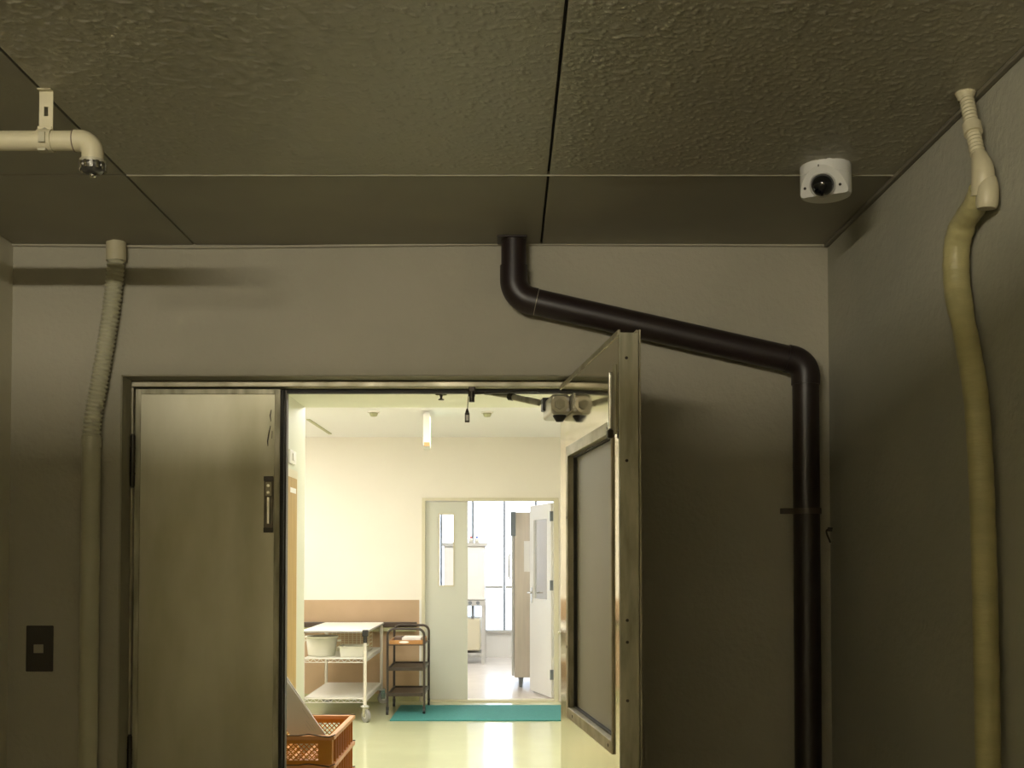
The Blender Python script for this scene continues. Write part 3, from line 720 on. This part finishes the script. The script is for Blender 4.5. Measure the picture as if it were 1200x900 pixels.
obj('lever_handle', MB().tube([(LF-.08, .026, 1.06), (LF-.08, .07, 1.06)], .010, 10).tube([(LF-.08, .066, 1.06), (LF-.19, .066, 1.06)], .009, 10).tube([(LF-.08, -.02, 1.06), (LF-.08, -.06, 1.06), (LF-.02, -.06, 1.06)], .009, 10), M['chrome'], wl_, local=True)
for zz in (.25, 1.15, 1.85):
    obj('hinge', MB().box(-.012, .01, -.035, .03, zz-.05, zz+.05), M['mullion'], wl_, local=True)

# mat
mz = .012
my0, my1 = at(500, 843.5, Z=mz).y, at(500, 826, Z=mz).y
mx0 = at(457, 843, Z=mz).x; mx1 = at(660, 843, Z=mz).x+.2
mm = MB().box(mx0, mx1, my0, min(my1, CW-.03), 0.0, mz)
tag(obj('floor_mat', mm, M['mat'], bevel=.004), 'long teal mat across the floor before the far doorway', 'mat')

# ------------------------------------------------------------------ casters
def caster(parent, x, y, r=.055, zt=.16, turn=0, white=True):
    c = obj('caster', MB().lathe([(.0, 0), (.036, 0), (.038, .006), (.03, .012), (.014, .018), (.014, .03), (0, .03)], (x, y, zt-.03), 16), M['grey'], parent)
    fo = MB(); dx, dy = math.cos(turn), math.sin(turn)
    for s in (-1, 1):
        ox, oy = -dy*s*.018, dx*s*.018
        fo.obox((x+ox+dx*.012, y+oy+dy*.012, (zt-.03+r)/2+.004), (dx*.022, dy*.022, 0), (-dy*.0015, dx*.0015, 0), (0, 0, (zt-.03-r)/2+.012))
    obj('fork', fo, M['chrome'], c)
    cx2, cy2 = x+dx*.02, y+dy*.02; a = Vector((-dy, dx, 0))
    wv2 = MB().tube([Vector((cx2, cy2, r))-a*.014, Vector((cx2, cy2, r))+a*.014], r, 24)
    obj('wheel', wv2, M['wheel'], c)
    obj('hub', MB().tube([Vector((cx2, cy2, r))-a*.016, Vector((cx2, cy2, r))+a*.016], r*.45, 16), M['grey'], c)
    return c

# ------------------------------------------------------------------ white wire trolley
TX0, TX1, TY0, TY1 = -1.78, at(428, 738, 10.05).x, 10.05, 11.34
tw = thing('wire_trolley', 'white wire shelf trolley on casters carrying tubs, against the tan wall', 'trolley', ((TX0+TX1)/2, (TY0+TY1)/2, 0))
zT = at(400, 738.5, TY0).z
tp = MB().box(TX0-.02, TX1+.02, TY0-.02, TY1+.02, zT-.016, zT)
obj('top_board', tp, M['white'], tw, bevel=.008)
obj('top_rim', MB().box(TX0-.022, TX1+.024, TY0-.024, TY0-.02, zT-.020, zT-.006).box(TX1+.02, TX1+.024, TY0-.02, TY1+.02, zT-.020, zT-.006), M['wheel'], tw)
obj('corner_cap', MB().box(TX1-.024, TX1+.026, TY0-.028, TY0+.03, zT-.055, zT+.003), M['blackp'], tw, bevel=.008)
for (x, y) in ((TX0, TY0), (TX1, TY0), (TX0, TY1), (TX1, TY1)):
    pst = obj('post', MB().tube([(x, y, .14), (x, y, zT-.03)], .0145, 16), M['post'], tw)
    obj('sleeve', MB().tube([(x, y, zT-.11), (x, y, zT-.055)], .0175, 16), M['blackp' if (x, y) == (TX1, TY0) else 'post'], pst)
    caster(tw, x, y, turn=-.9 if y == TY0 else .6)
def wire_shelf(z, name='wire_shelf'):
    fb_ = MB()
    for zz, rr in ((z, .004), (z-.032, .003)):
        for (a, b) in (((TX0,TY0),(TX1,TY0)), ((TX1,TY0),(TX1,TY1)), ((TX1,TY1),(TX0,TY1)), ((TX0,TY1),(TX0,TY0))):
            fb_.tube([(*a, zz), (*b, zz)], rr, 6)
    o = obj(name, fb_, M['wirewhite'], tw)
    zg = MB()
    for (a, b) in (((TX0,TY0),(TX1,TY0)), ((TX1,TY0),(TX1,TY1)), ((TX1,TY1),(TX0,TY1))):
        L = (Vector(b)-Vector(a)).length; n = int(L/.03); n += n % 2
        zg.tube([(a[0]+(b[0]-a[0])*i/n, a[1]+(b[1]-a[1])*i/n, z-(.002 if i % 2 else .030)) for i in range(n+1)], .0034, 5)
    obj('truss_wire', zg, M['wirewhite'], o)
    wr = MB(); n = int((TY1-TY0)/.020)
    for i in range(1, n): y = TY0+(TY1-TY0)*i/n; wr.bar((TX0, y, z+.002), (TX1, y, z+.002), .006)
    for i in range(1, 4): x = TX0+(TX1-TX0)*i/4; wr.bar((x, TY0, z-.004), (x, TY1, z-.004), .006)
    obj('shelf_wires', wr, M['wirewhite'], o, kind='stuff')
    return o
zS2 = at(400, 772, TY0).z; zS3 = at(400, 819, TY0).z
wire_shelf(zS2); wire_shelf(zS3)
# plastic liner sheet on the lowest shelf
obj('shelf_liner', MB().box(TX0+.02, TX1-.02, TY0+.03, TY1-.03, zS3+.0055, zS3+.010), M['wirewhite'], tw)
# wire basket hung under the top
bk = thing('wire_basket', 'cream wire basket at the back of the middle trolley shelf', 'basket', (-1.45, 10.95, zS2+.006))
bw_ = MB(); x0, x1, y0, y1, z0, z1 = -1.68, -1.30, 10.82, 11.08, zS2+.008, zT-.06
for i in range(11):
    x = x0+(x1-x0)*i/10; bw_.bar((x, y0, z0), (x, y0, z1), .004); bw_.bar((x, y1, z0), (x, y1, z1), .004); bw_.bar((x, y0, z0), (x, y1, z0), .004)
for i in range(6):
    z = z0+(z1-z0)*i/5; bw_.bar((x0, y0, z), (x1, y0, z), .004); bw_.bar((x0, y1, z), (x1, y1, z), .004); bw_.bar((x0, y0, z), (x0, y1, z), .004); bw_.bar((x1, y0, z), (x1, y1, z), .004)
obj('basket_wires', bw_, M['frame_p'], bk)
obj('rim', MB().tube([(x0,y0,z1),(x1,y0,z1),(x1,y1,z1),(x0,y1,z1),(x0,y0,z1)], .006, 8), M['frame_p'], bk)
# big round tub
tc_ = Vector((at(377, 760, 10.32).x, 10.32, zS2+.007)); tr_ = .138; th_ = at(377, 746, 10.2).z-tc_.z
tb = thing('round_tub', 'large round white plastic tub on the middle trolley shelf', 'tub', tc_)
obj('bucket', MB().lathe([(0,0),(tr_*.84,0),(tr_*.88,.01),(tr_,th_-.012),(tr_-.004,th_-.012),(tr_*.86,.014),(0,.01)], tc_, 40), M['plastic'], tb)
obj('rim', MB().lathe([(tr_-.004,th_-.016),(tr_+.008,th_-.016),(tr_+.009,th_-.002),(tr_+.002,th_),(tr_-.006,th_-.004)], tc_, 40), M['plastic'], tb)
for s in (-1, 1):
    obj('grip', MB().box(tc_.x+s*(tr_+.018)-.012, tc_.x+s*(tr_+.018)+.012, tc_.y-.05, tc_.y+.05, tc_.z+th_-.05, tc_.z+th_-.036), M['plastic'], tb, bevel=.004)
# small rectangular tub
sx0, sx1 = at(398, 765, 10.2).x, at(427, 765, 10.2).x; sy0, sy1 = 10.16, 10.42; sz = zS2+.007; sh = at(400, 757, 10.2).z-sz
sb = thing('shallow_tub', 'small low rectangular white tub beside the round one', 'tub', ((sx0+sx1)/2, (sy0+sy1)/2, sz))
def tubwall(x0, x1, y0, y1, z0, z1, t, fl=.012):
    m = MB()
    o = [(x0+fl,y0+fl,z0),(x1-fl,y0+fl,z0),(x1-fl,y1-fl,z0),(x0+fl,y1-fl,z0),(x0,y0,z1),(x1,y0,z1),(x1,y1,z1),(x0,y1,z1)]
    i_ = [(a[0]+(t if a[0] < (x0+x1)/2 else -t), a[1]+(t if a[1] < (y0+y1)/2 else -t), a[2]+(t if k < 4 else 0)) for k, a in enumerate(o)]
    m.add(o+i_, [(0,3,2,1),(0,1,5,4),(1,2,6,5),(2,3,7,6),(3,0,4,7),(8,9,10,11),(9,8,12,13),(10,9,13,14),(11,10,14,15),(8,11,15,12),(4,5,13,12),(5,6,14,13),(6,7,15,14),(7,4,12,15)])
    return m
obj('basin', tubwall(sx0, sx1, sy0, sy1, sz, sz+sh, .005), M['plastic'], sb, bevel=.004)
obj('rim', MB().box(sx0-.012, sx0+.003, sy0-.012, sy1+.012, sz+sh-.008, sz+sh).box(sx1-.003, sx1+.012, sy0-.012, sy1+.012, sz+sh-.008, sz+sh).box(sx0, sx1, sy0-.012, sy0+.003, sz+sh-.008, sz+sh).box(sx0, sx1, sy1-.003, sy1+.012, sz+sh-.008, sz+sh), M['plastic'], sb, bevel=.002)

# ------------------------------------------------------------------ brown tubular trolley
BX0, BX1, BY0, BY1 = at(454, 800, 10.5).x, at(497, 800, 10.5).x, 10.5, 11.12
bt_ = thing('tube_trolley', 'dark brown three-tier tubular trolley standing on the teal mat edge', 'trolley', ((BX0+BX1)/2, (BY0+BY1)/2, 0))
ztop = at(475, 737, BY0).z
for y in (BY0, BY1):
    sx_ = .0 if y == BY0 else 0
    P = [Vector((BX0, y, .05))]+bend((BX0, y, .05), (BX0, y, ztop), (BX1, y, ztop), .06, 8)+bend((BX0, y, ztop), (BX1, y, ztop), (BX1, y, .05), .06, 8)+[Vector((BX1, y, .05))]
    obj('tube_frame', MB().tube(P, .0115, 12), M['cartbrown'], bt_)
zr = {}
for nm, py in (('tray', 755), ('mid', 785), ('low', 815)):
    zr[nm] = at(475, py, BY0).z
for nm in ('mid', 'low'):
    z = zr[nm]
    s_ = obj('shelf', MB().box(BX0+.012, BX1-.012, BY0+.012, BY1-.012, z, z+.006), M['shelfbrown'], bt_)
    obj('shelf_lip', MB().box(BX0+.012, BX1-.012, BY0, BY0+.012, z-.008, z+.022).box(BX0+.012, BX1-.012, BY1-.012, BY1, z-.008, z+.022).box(BX0, BX0+.012, BY0+.012, BY1-.012, z-.008, z+.022).box(BX1-.012, BX1, BY0+.012, BY1-.012, z-.008, z+.022), M['cartbrown'], s_)
z = zr['tray']
obj('shelf', MB().box(BX0+.002, BX1-.002, BY0+.002, BY1-.002, z-.012, z-.004), M['cartbrown'], bt_)
for (x, y) in ((BX0, BY0), (BX1, BY0), (BX0, BY1), (BX1, BY1)):
    zf = mz if y < CW else 0
    f = obj('caster', MB().tube([(x, y, .045), (x, y, .075)], .014, 12), M['blackp'], bt_)
    zz = mz if x > mx0 else 0
    obj('wheel', MB().tube([(x-.011, y, .025+zz), (x+.011, y, .025+zz)], .025, 18), M['blackp'], f)
ty = thing('serving_tray', 'orange-brown wooden tray on top of the brown trolley', 'tray', ((BX0+BX1)/2, (BY0+BY1)/2, z-.003))
a_, b_, c_, d_ = BX0+.016, BX1-.016, BY0+.02, BY1-.02
obj('tray_base', MB().box(a_, b_, c_, d_, z-.003, z+.004), M['tray'], ty)
obj('tray_sides', MB().box(a_, b_, c_, c_+.01, z+.004, z+.036).box(a_, b_, d_-.01, d_, z+.004, z+.036).box(a_, a_+.01, c_+.01, d_-.01, z+.004, z+.036).box(b_-.01, b_, c_+.01, d_-.01, z+.004, z+.036), M['tray'], ty, bevel=.002)
ov = [((a_+b_)/2-.02+.045*math.cos(t*PI/8), z+.018+.011*math.sin(t*PI/8)) for t in range(16)]
obj('grip_inset', MB().prism(ov, 'y', c_-.002, c_), M['paper'], ty, label='white oval grip on the front of the tray')
sh_ = MB().box(a_+.10, b_-.03, c_+.14, d_-.12, z+.0045, z+.048)
tag(obj('paper_stack', sh_, M['paper']), 'white paper sheets lying in the wooden tray', 'paper')
dk = MB().box(a_+.02, a_+.09, c_+.24, d_-.14, z+.0045, z+.05)
tag(obj('dark_notebook', dk, M['shelfbrown'], bevel=.004), 'dark notebook beside the papers in the wooden tray', 'notebook')

# ------------------------------------------------------------------ orange crates
KY0 = 4.62; KY1 = 5.22; KX1 = at(389, 862, KY0).x; KX0 = KX1-.42; KH = .1165
KZT = at(389, 861.5, KY0).z; 
nst = 6; base_z = KZT-KH*nst
def crate():
    w_, d2 = .42, .60; x0, x1, y0, y1 = -w_/2, w_/2, -d2/2, d2/2; H = KH; t = .010
    c = thing('plastic_crate', '', 'crate', ((KX0+KX1)/2, (KY0+KY1)/2, 0), group='orange crates stacked inside the doorway')
    r_ = MB()   # top rim, stepped outward
    r_.box(x0-.012, x1+.012, y0-.012, y0+t, H-.018, H-.001).box(x0-.012, x1+.012, y1-t, y1+.012, H-.018, H-.001)
    r_.box(x0-.012, x0+t, y0+t, y1-t, H-.018, H-.001).box(x1-t, x1+.012, y0+t, y1-t, H-.018, H-.001)
    obj('rim', r_, M['orange_rim'], c, local=True, bevel=.003)
    fl_ = MB()
    for i in range(11): x = x0+.03+i*(w_-.06)/10; fl_.box(x-.007, x+.007, y0+t, y1-t, .002, .008)
    for i in range(15): y = y0+.03+i*(d2-.06)/14; fl_.box(x0+t, x1-t, y-.007, y+.007, .002, .008)
    obj('base_grid', fl_, M['orange'], c, local=True)
    def wall(ax, v0, v1, other0, other1, label):
        m = MB()
        def bx2(a, b, z0, z1, o0=other0, o1=other1):
            if ax == 'x': m.box(a, b, o0, o1, z0, z1)
            else: m.box(o0, o1, a, b, z0, z1)
        L = v1-v0
        bx2(v0, v1, 0, .016); bx2(v0, v1, H-.034, H-.018)
        bx2(v0, v0+.055, .016, H-.034); bx2(v1-.055, v1, .016, H-.034)
        if ax == 'x':
            mid = (v0+v1)/2
            bx2(mid-.016, mid+.016, .016, H-.034)
            spans = ((v0+.055, mid-.016), (mid+.016, v1-.055))
        else:
            n_ = 7; spans = []
            st_ = (L-.11)/n_
            for i in range(1, n_): vx = v0+.055+st_*i; bx2(vx-.007, vx+.007, .016, H-.034)
            bx2(v0+.055, v1-.055, .016, H-.034, (other0+other1)/2-.0015, (other0+other1)/2+.0015)
            spans = []
        for (a, b) in spans:
            zlo, zhi = .016, H-.034; hh = zhi-zlo; step = .021; om = (other0+other1)/2
            k = a-hh
            while k < b:
                for sgn in (0, 1):
                    p0, p1 = (k, zlo if not sgn else zhi), (k+hh, zhi if not sgn else zlo)
                    # clip to the span
                    t0_ = max(0, (a-p0[0])/hh); t1_ = min(1, (b-p0[0])/hh)
                    if t1_-t0_ > .05:
                        f0 = (p0[0]+t0_*hh, p0[1]+t0_*(p1[1]-p0[1])); f1 = (p0[0]+t1_*hh, p0[1]+t1_*(p1[1]-p0[1]))
                        m.bar((f0[0], om, f0[1]), (f1[0], om, f1[1]), .004, .004)
                k += step
        obj('wall', m, M['orange'], c, local=True)
    wall('x', x0, x1, y0, y0+t*.7, 'f'); wall('x', x0, x1, y1-t*.7, y1, 'b')
    wall('y', y0, y1, x0, x0+t*.7, 'l'); wall('y', y0, y1, x1-t*.7, x1, 'r')
    rib0 = obj('rib', MB().box(x1, x1+.009, -.004, .004, .004, H-.018), M['orange'], c, local=True)
    for i in range(8):                     # outer ribs on the long side
        ro = rib0 if i == 0 else rib0.copy()
        if i: C.objects.link(ro); ro.parent = c
        ro.location = (0, y0+.055+i*(d2-.11)/7, 0)
    hb = MB().tube([(x0-.016, y0-.002, H+.001), (x0+.12, y0-.017, H+.0005), (x1-.13, y0-.017, H+.0005), (x1-.09, y0-.017, H+.006), (x1-.01, y0-.017, H-.006), (x1+.014, y0-.006, H+.003)], .0022, 8)
    obj('wire_handle', hb, M['hinge'], c, local=True)
    hb = MB().tube([(x0-.016, y1+.002, H+.003), (x0+.02, y1+.015, H-.004), (x1-.02, y1+.015, H-.001), (x1+.014, y1+.0, H+.003)], .0022, 8)
    obj('wire_handle', hb, M['hinge'], c, local=True)
    return c
k0 = crate(); k0['label'] = 'orange plastic crate holding pale boards, topmost of the stack'
k0.location.z = KZT-KH
labs = ['orange plastic crate directly under the topmost one', 'orange crate third from the top of the stack', 'orange crate fourth from the top of the stack', 'orange crate fifth from the top of the stack', 'orange crate at the bottom of the stack']
for i in range(1, nst):
    kk = dup(k0); kk.location.z = KZT-KH*(i+1); kk['label'] = labs[i-1]
if base_z > .002:
    tag(obj('crate_dolly', MB().box(KX0, KX1, KY0, KY1, 0, base_z-.001), M['blackp'], bevel=.004), 'low black dolly under the stack of orange crates', 'dolly')
# pale boards leaning in the top crate
for (Y, pr, pt, w_, lab) in ((4.70, (381,860), (338,800), .115, 'front pale grey board leaning in the topmost orange crate'), (4.76, (374,850), (333,788), .120, 'rear pale board leaning in the topmost orange crate')):
    a = at(*pr, Y); b = at(*pt, Y); d = (b-a).normalized(); a = a-d*.012; b = b+d*.05
    sdir = Vector((-d.z, 0, d.x)).normalized()
    if sdir.x > 0: sdir = -sdir
    n3 = Vector((0, .003, 0)); poly = [a, b, b+sdir*w_, a+sdir*w_]
    mb = MB().add([p-n3 for p in poly]+[p+n3 for p in poly], [(0,1,2,3),(7,6,5,4)]+[(i, i+4, (i+1)%4+4, (i+1)%4) for i in range(4)])
    bo = tag(obj('leaning_board', mb, M['board']), lab, 'board')
    if Y == 4.70:
        ln = MB()
        for (t0_, t1_, q0) in ((.05, .075, .02), (.05, .10, .03), (.06, .09, .04), (.10, .15, .015)):
            ln.bar(a+d*t0_+sdir*q0-n3*1.2, a+d*t1_+sdir*q0-n3*1.2, .0015, .001, up=(0,1,0))
        obj('faint_print', ln, M['grey'], bo)

# ------------------------------------------------------------------ door ajar on the corridor's right side (only its lever shows)
dr = thing('corridor_door', 'pale door edge with a chrome lever at the right of the corridor', 'door', (.9, 9.05, 0))
ex_ = at(658, 700, 9.0).x
obj('leaf', MB().box(ex_, XHR, 9.0, 9.045, .01, 2.05), M['hgreen'], dr)
lz = at(655, 741, 9.0).z
obj('lever_handle', MB().tube([(ex_+.05, 9.0, lz), (ex_+.05, 8.95, lz)], .011, 10).tube([(ex_+.05, 8.95, lz), (ex_-.03, 8.95, lz)], .010, 10), M['chrome'], dr)
obj('latch_plate', MB().box(ex_-.004, ex_, 9.005, 9.04, lz-.06, lz+.08), M['hinge'], dr)

# ================================================================== far bright room
FXL_ = -2.4; FZC = 2.9
struct('floor_far', MB().box(FXL_-.1, FWX+.1, CW+.12, FY+.2, -.1, 0), M['farfloor'])
struct('ceiling_far', MB().box(FXL_-.1, FWX+.1, CW+.12, FY+.2, FZC, FZC+.1), M['hceil'])
struct('wall_far_left', MB().box(FXL_-.1, FXL_, CW+.12, FY+.1, 0, FZC), M['white'])
struct('wall_far_right', MB().box(FWX, FWX+.1, CW+.12, FY+.1, 0, FZC), M['white'])
WS = at(580, 741, FY).z
struct('wall_far_back', MB().box(FXL_, FWX, FY, FY+.12, 0, WS), M['white'])
struct('trim_4', MB().box(FXL_, FWX, FY-.06, FY+.13, WS, WS+.035), M['grey'])
win = struct('window_1', MB().box(FXL_, FWX, FY+.02, FY+.08, FZC-.08, FZC), M['mullion'])
mxs = [at(554, 610, FY).x, at(591, 610, FY).x]; dxm = mxs[1]-mxs[0]
xs = sorted([mxs[0]-dxm*k for k in range(0, 4)]+[mxs[1]+dxm*k for k in range(0, 4)])
for x in xs:
    if FXL_ < x < FWX: obj('mullion', MB().box(x-.014, x+.014, FY+.02, FY+.08, WS+.035, FZC-.08), M['mullion'], win)
zr1 = at(580, 688, FY).z; zr2 = at(573, 655, FY).z
xx_ = [FXL_]+[x for x in xs if FXL_ < x < FWX]+[FWX]
for a, b in zip(xx_, xx_[1:]):
    obj('transom', MB().box(a+.02, b-.02, FY+.035, FY+.065, zr1-.02, zr1+.02), M['grey'], win)
    obj('pane', MB().box(a+.015, b-.015, FY+.047, FY+.052, zr1+.02, FZC-.081), M['glassw'], win)
    obj('frosted_pane', MB().box(a+.015, b-.015, FY+.047, FY+.052, WS+.036, zr1-.02), M['frostglass'], win)
# pale equipment stand on the left of the view
EY0, EY1 = 15.6, 16.3
ex0, ex1 = at(520, 700, EY0).x, at(568, 700, EY0).x
def zp(py, Y): return at(560, py, Y).z
eq = thing('wash_unit', 'white boxy washing machine unit on legs before the far window', 'appliance', ((ex0+ex1)/2, (EY0+EY1)/2, 0))
obj('upper_cabinet', MB().box(ex0, ex1, EY0, EY1, zp(703,EY0), zp(640,EY0)), M['white'], eq, bevel=.01)
obj('top_lid', MB().box(ex0-.02, ex1+.03, EY0-.03, EY1, zp(640,EY0), zp(636,EY0)), M['grey'], eq)
obj('front_sheet', MB().box(at(549,660,EY0).x, at(560,660,EY0).x, EY0-.008, EY0-.001, zp(675,EY0), zp(648,EY0)), M['paper'], eq)
for (px, z0p) in ((551, 706), (560, 706)):
    x = at(px, 700, EY0).x; obj('knob', MB().tube([(x, EY0-.03, zp(706.5,EY0)), (x, EY0, zp(706.5,EY0))], .025, 12), M['mullion'], eq)
obj('control_bar', MB().box(ex0, ex1+.01, EY0-.002, EY1, zp(710,EY0), zp(703.5,EY0)), M['grey'], eq)
for x in (ex0+.02, ex1-.02):
    for y in (EY0+.03, EY1-.03):
        obj('leg', MB().box(x-.025, x+.025, y-.025, y+.025, 0, zp(710,EY0)), M['grey'], eq)
obj('lower_tank', MB().box(ex0+.06, ex1-.06, EY0+.05, EY1-.06, .18, .62), M['frame_p'], eq, bevel=.02)
obj('low_shelf', MB().box(ex0+.046, ex1-.046, EY0+.056, EY1-.056, .12, .15), M['grey'], eq)
obj('drain_stub', MB().box(at(554,720,EY0).x-.02, at(554,720,EY0).x+.02, EY0+.03, EY0+.07, .62, zp(710.5,EY0)), M['mullion'], eq)
zt_ = zp(636, EY0)
for i, (px, mm_, lab) in enumerate(((552, 'red', 'small bottle with a red top on the white unit'), (559, 'blue', 'small bottle with a blue top on the white unit'))):
    x = at(px, 630, EY0+.1).x
    t = thing('detergent_bottle', lab, 'bottle', (x, EY0+.1, zt_), group='bottles on the white unit')
    obj('bottle_body', MB().lathe([(0,0),(.03,0),(.03,.05),(.012,.065),(0,.065)], (x, EY0+.1, zt_), 14), M['plastic'], t)
    obj('cap', MB().lathe([(.014,.060),(.014,.09),(0,.09)], (x, EY0+.1, zt_), 12), M[mm_], t)
# tall stainless cabinet
GY0, GY1 = 12.75, 13.5; gx0 = at(603, 700, GY0).x; gx1 = gx0+.62
gc = thing('steel_cabinet', 'tall stainless cabinet with a beige notice behind the white far door', 'cabinet', ((gx0+gx1)/2, (GY0+GY1)/2, 0))
gzt, gzb = at(612, 600, GY0).z, at(612, 794, GY0).z
obj('body', MB().box(gx0, gx1, GY0, GY1, gzb, gzt), M['inox'], gc, bevel=.006)
obj('door', MB().box(gx0-.03, gx0-.004, GY0+.01, GY1-.01, gzb+.02, gzt-.01), M['grey'], gc, bevel=.004)
obj('top_hinge', MB().box(gx0-.045, gx0+.012, GY0-.012, GY0+.03, at(604,628,GY0).z, gzt+.003), M['mullion'], gc, bevel=.003)
obj('handle', MB().tube([(gx0-.045, GY0+.1, 1.2), (gx0-.06, GY0+.1, 1.22), (gx0-.06, GY0+.1, 1.45), (gx0-.045, GY0+.1, 1.47)], .01, 8), M['chrome'], gc)
obj('notice_sheet', MB().box(at(614,650,GY0).x, at(626,650,GY0).x, GY0-.004, GY0-.001, at(614,670,GY0).z, at(614,634,GY0).z), M['paper'], gc)
for x in (gx0+.07, gx1-.07):
    for y in (GY0+.06, GY1-.06):
        obj('foot', MB().lathe([(.018,0),(.018,.01),(.03,gzb-.01),(.03,gzb)], (x, y, 0), 12), M['mullion'], gc)
# white sheet hanging on the cabinet's door side
# yellow board by the right jamb
yb = MB().box(at(648,800,CW+.3).x, at(660,800,CW+.3).x, CW+.28, CW+.31, 0.0, at(650,778,CW+.3).z)
tag(obj('floor_sign', yb, M['yellow'], bevel=.004), 'yellow upright board behind the right jamb of the far doorway', 'sign')
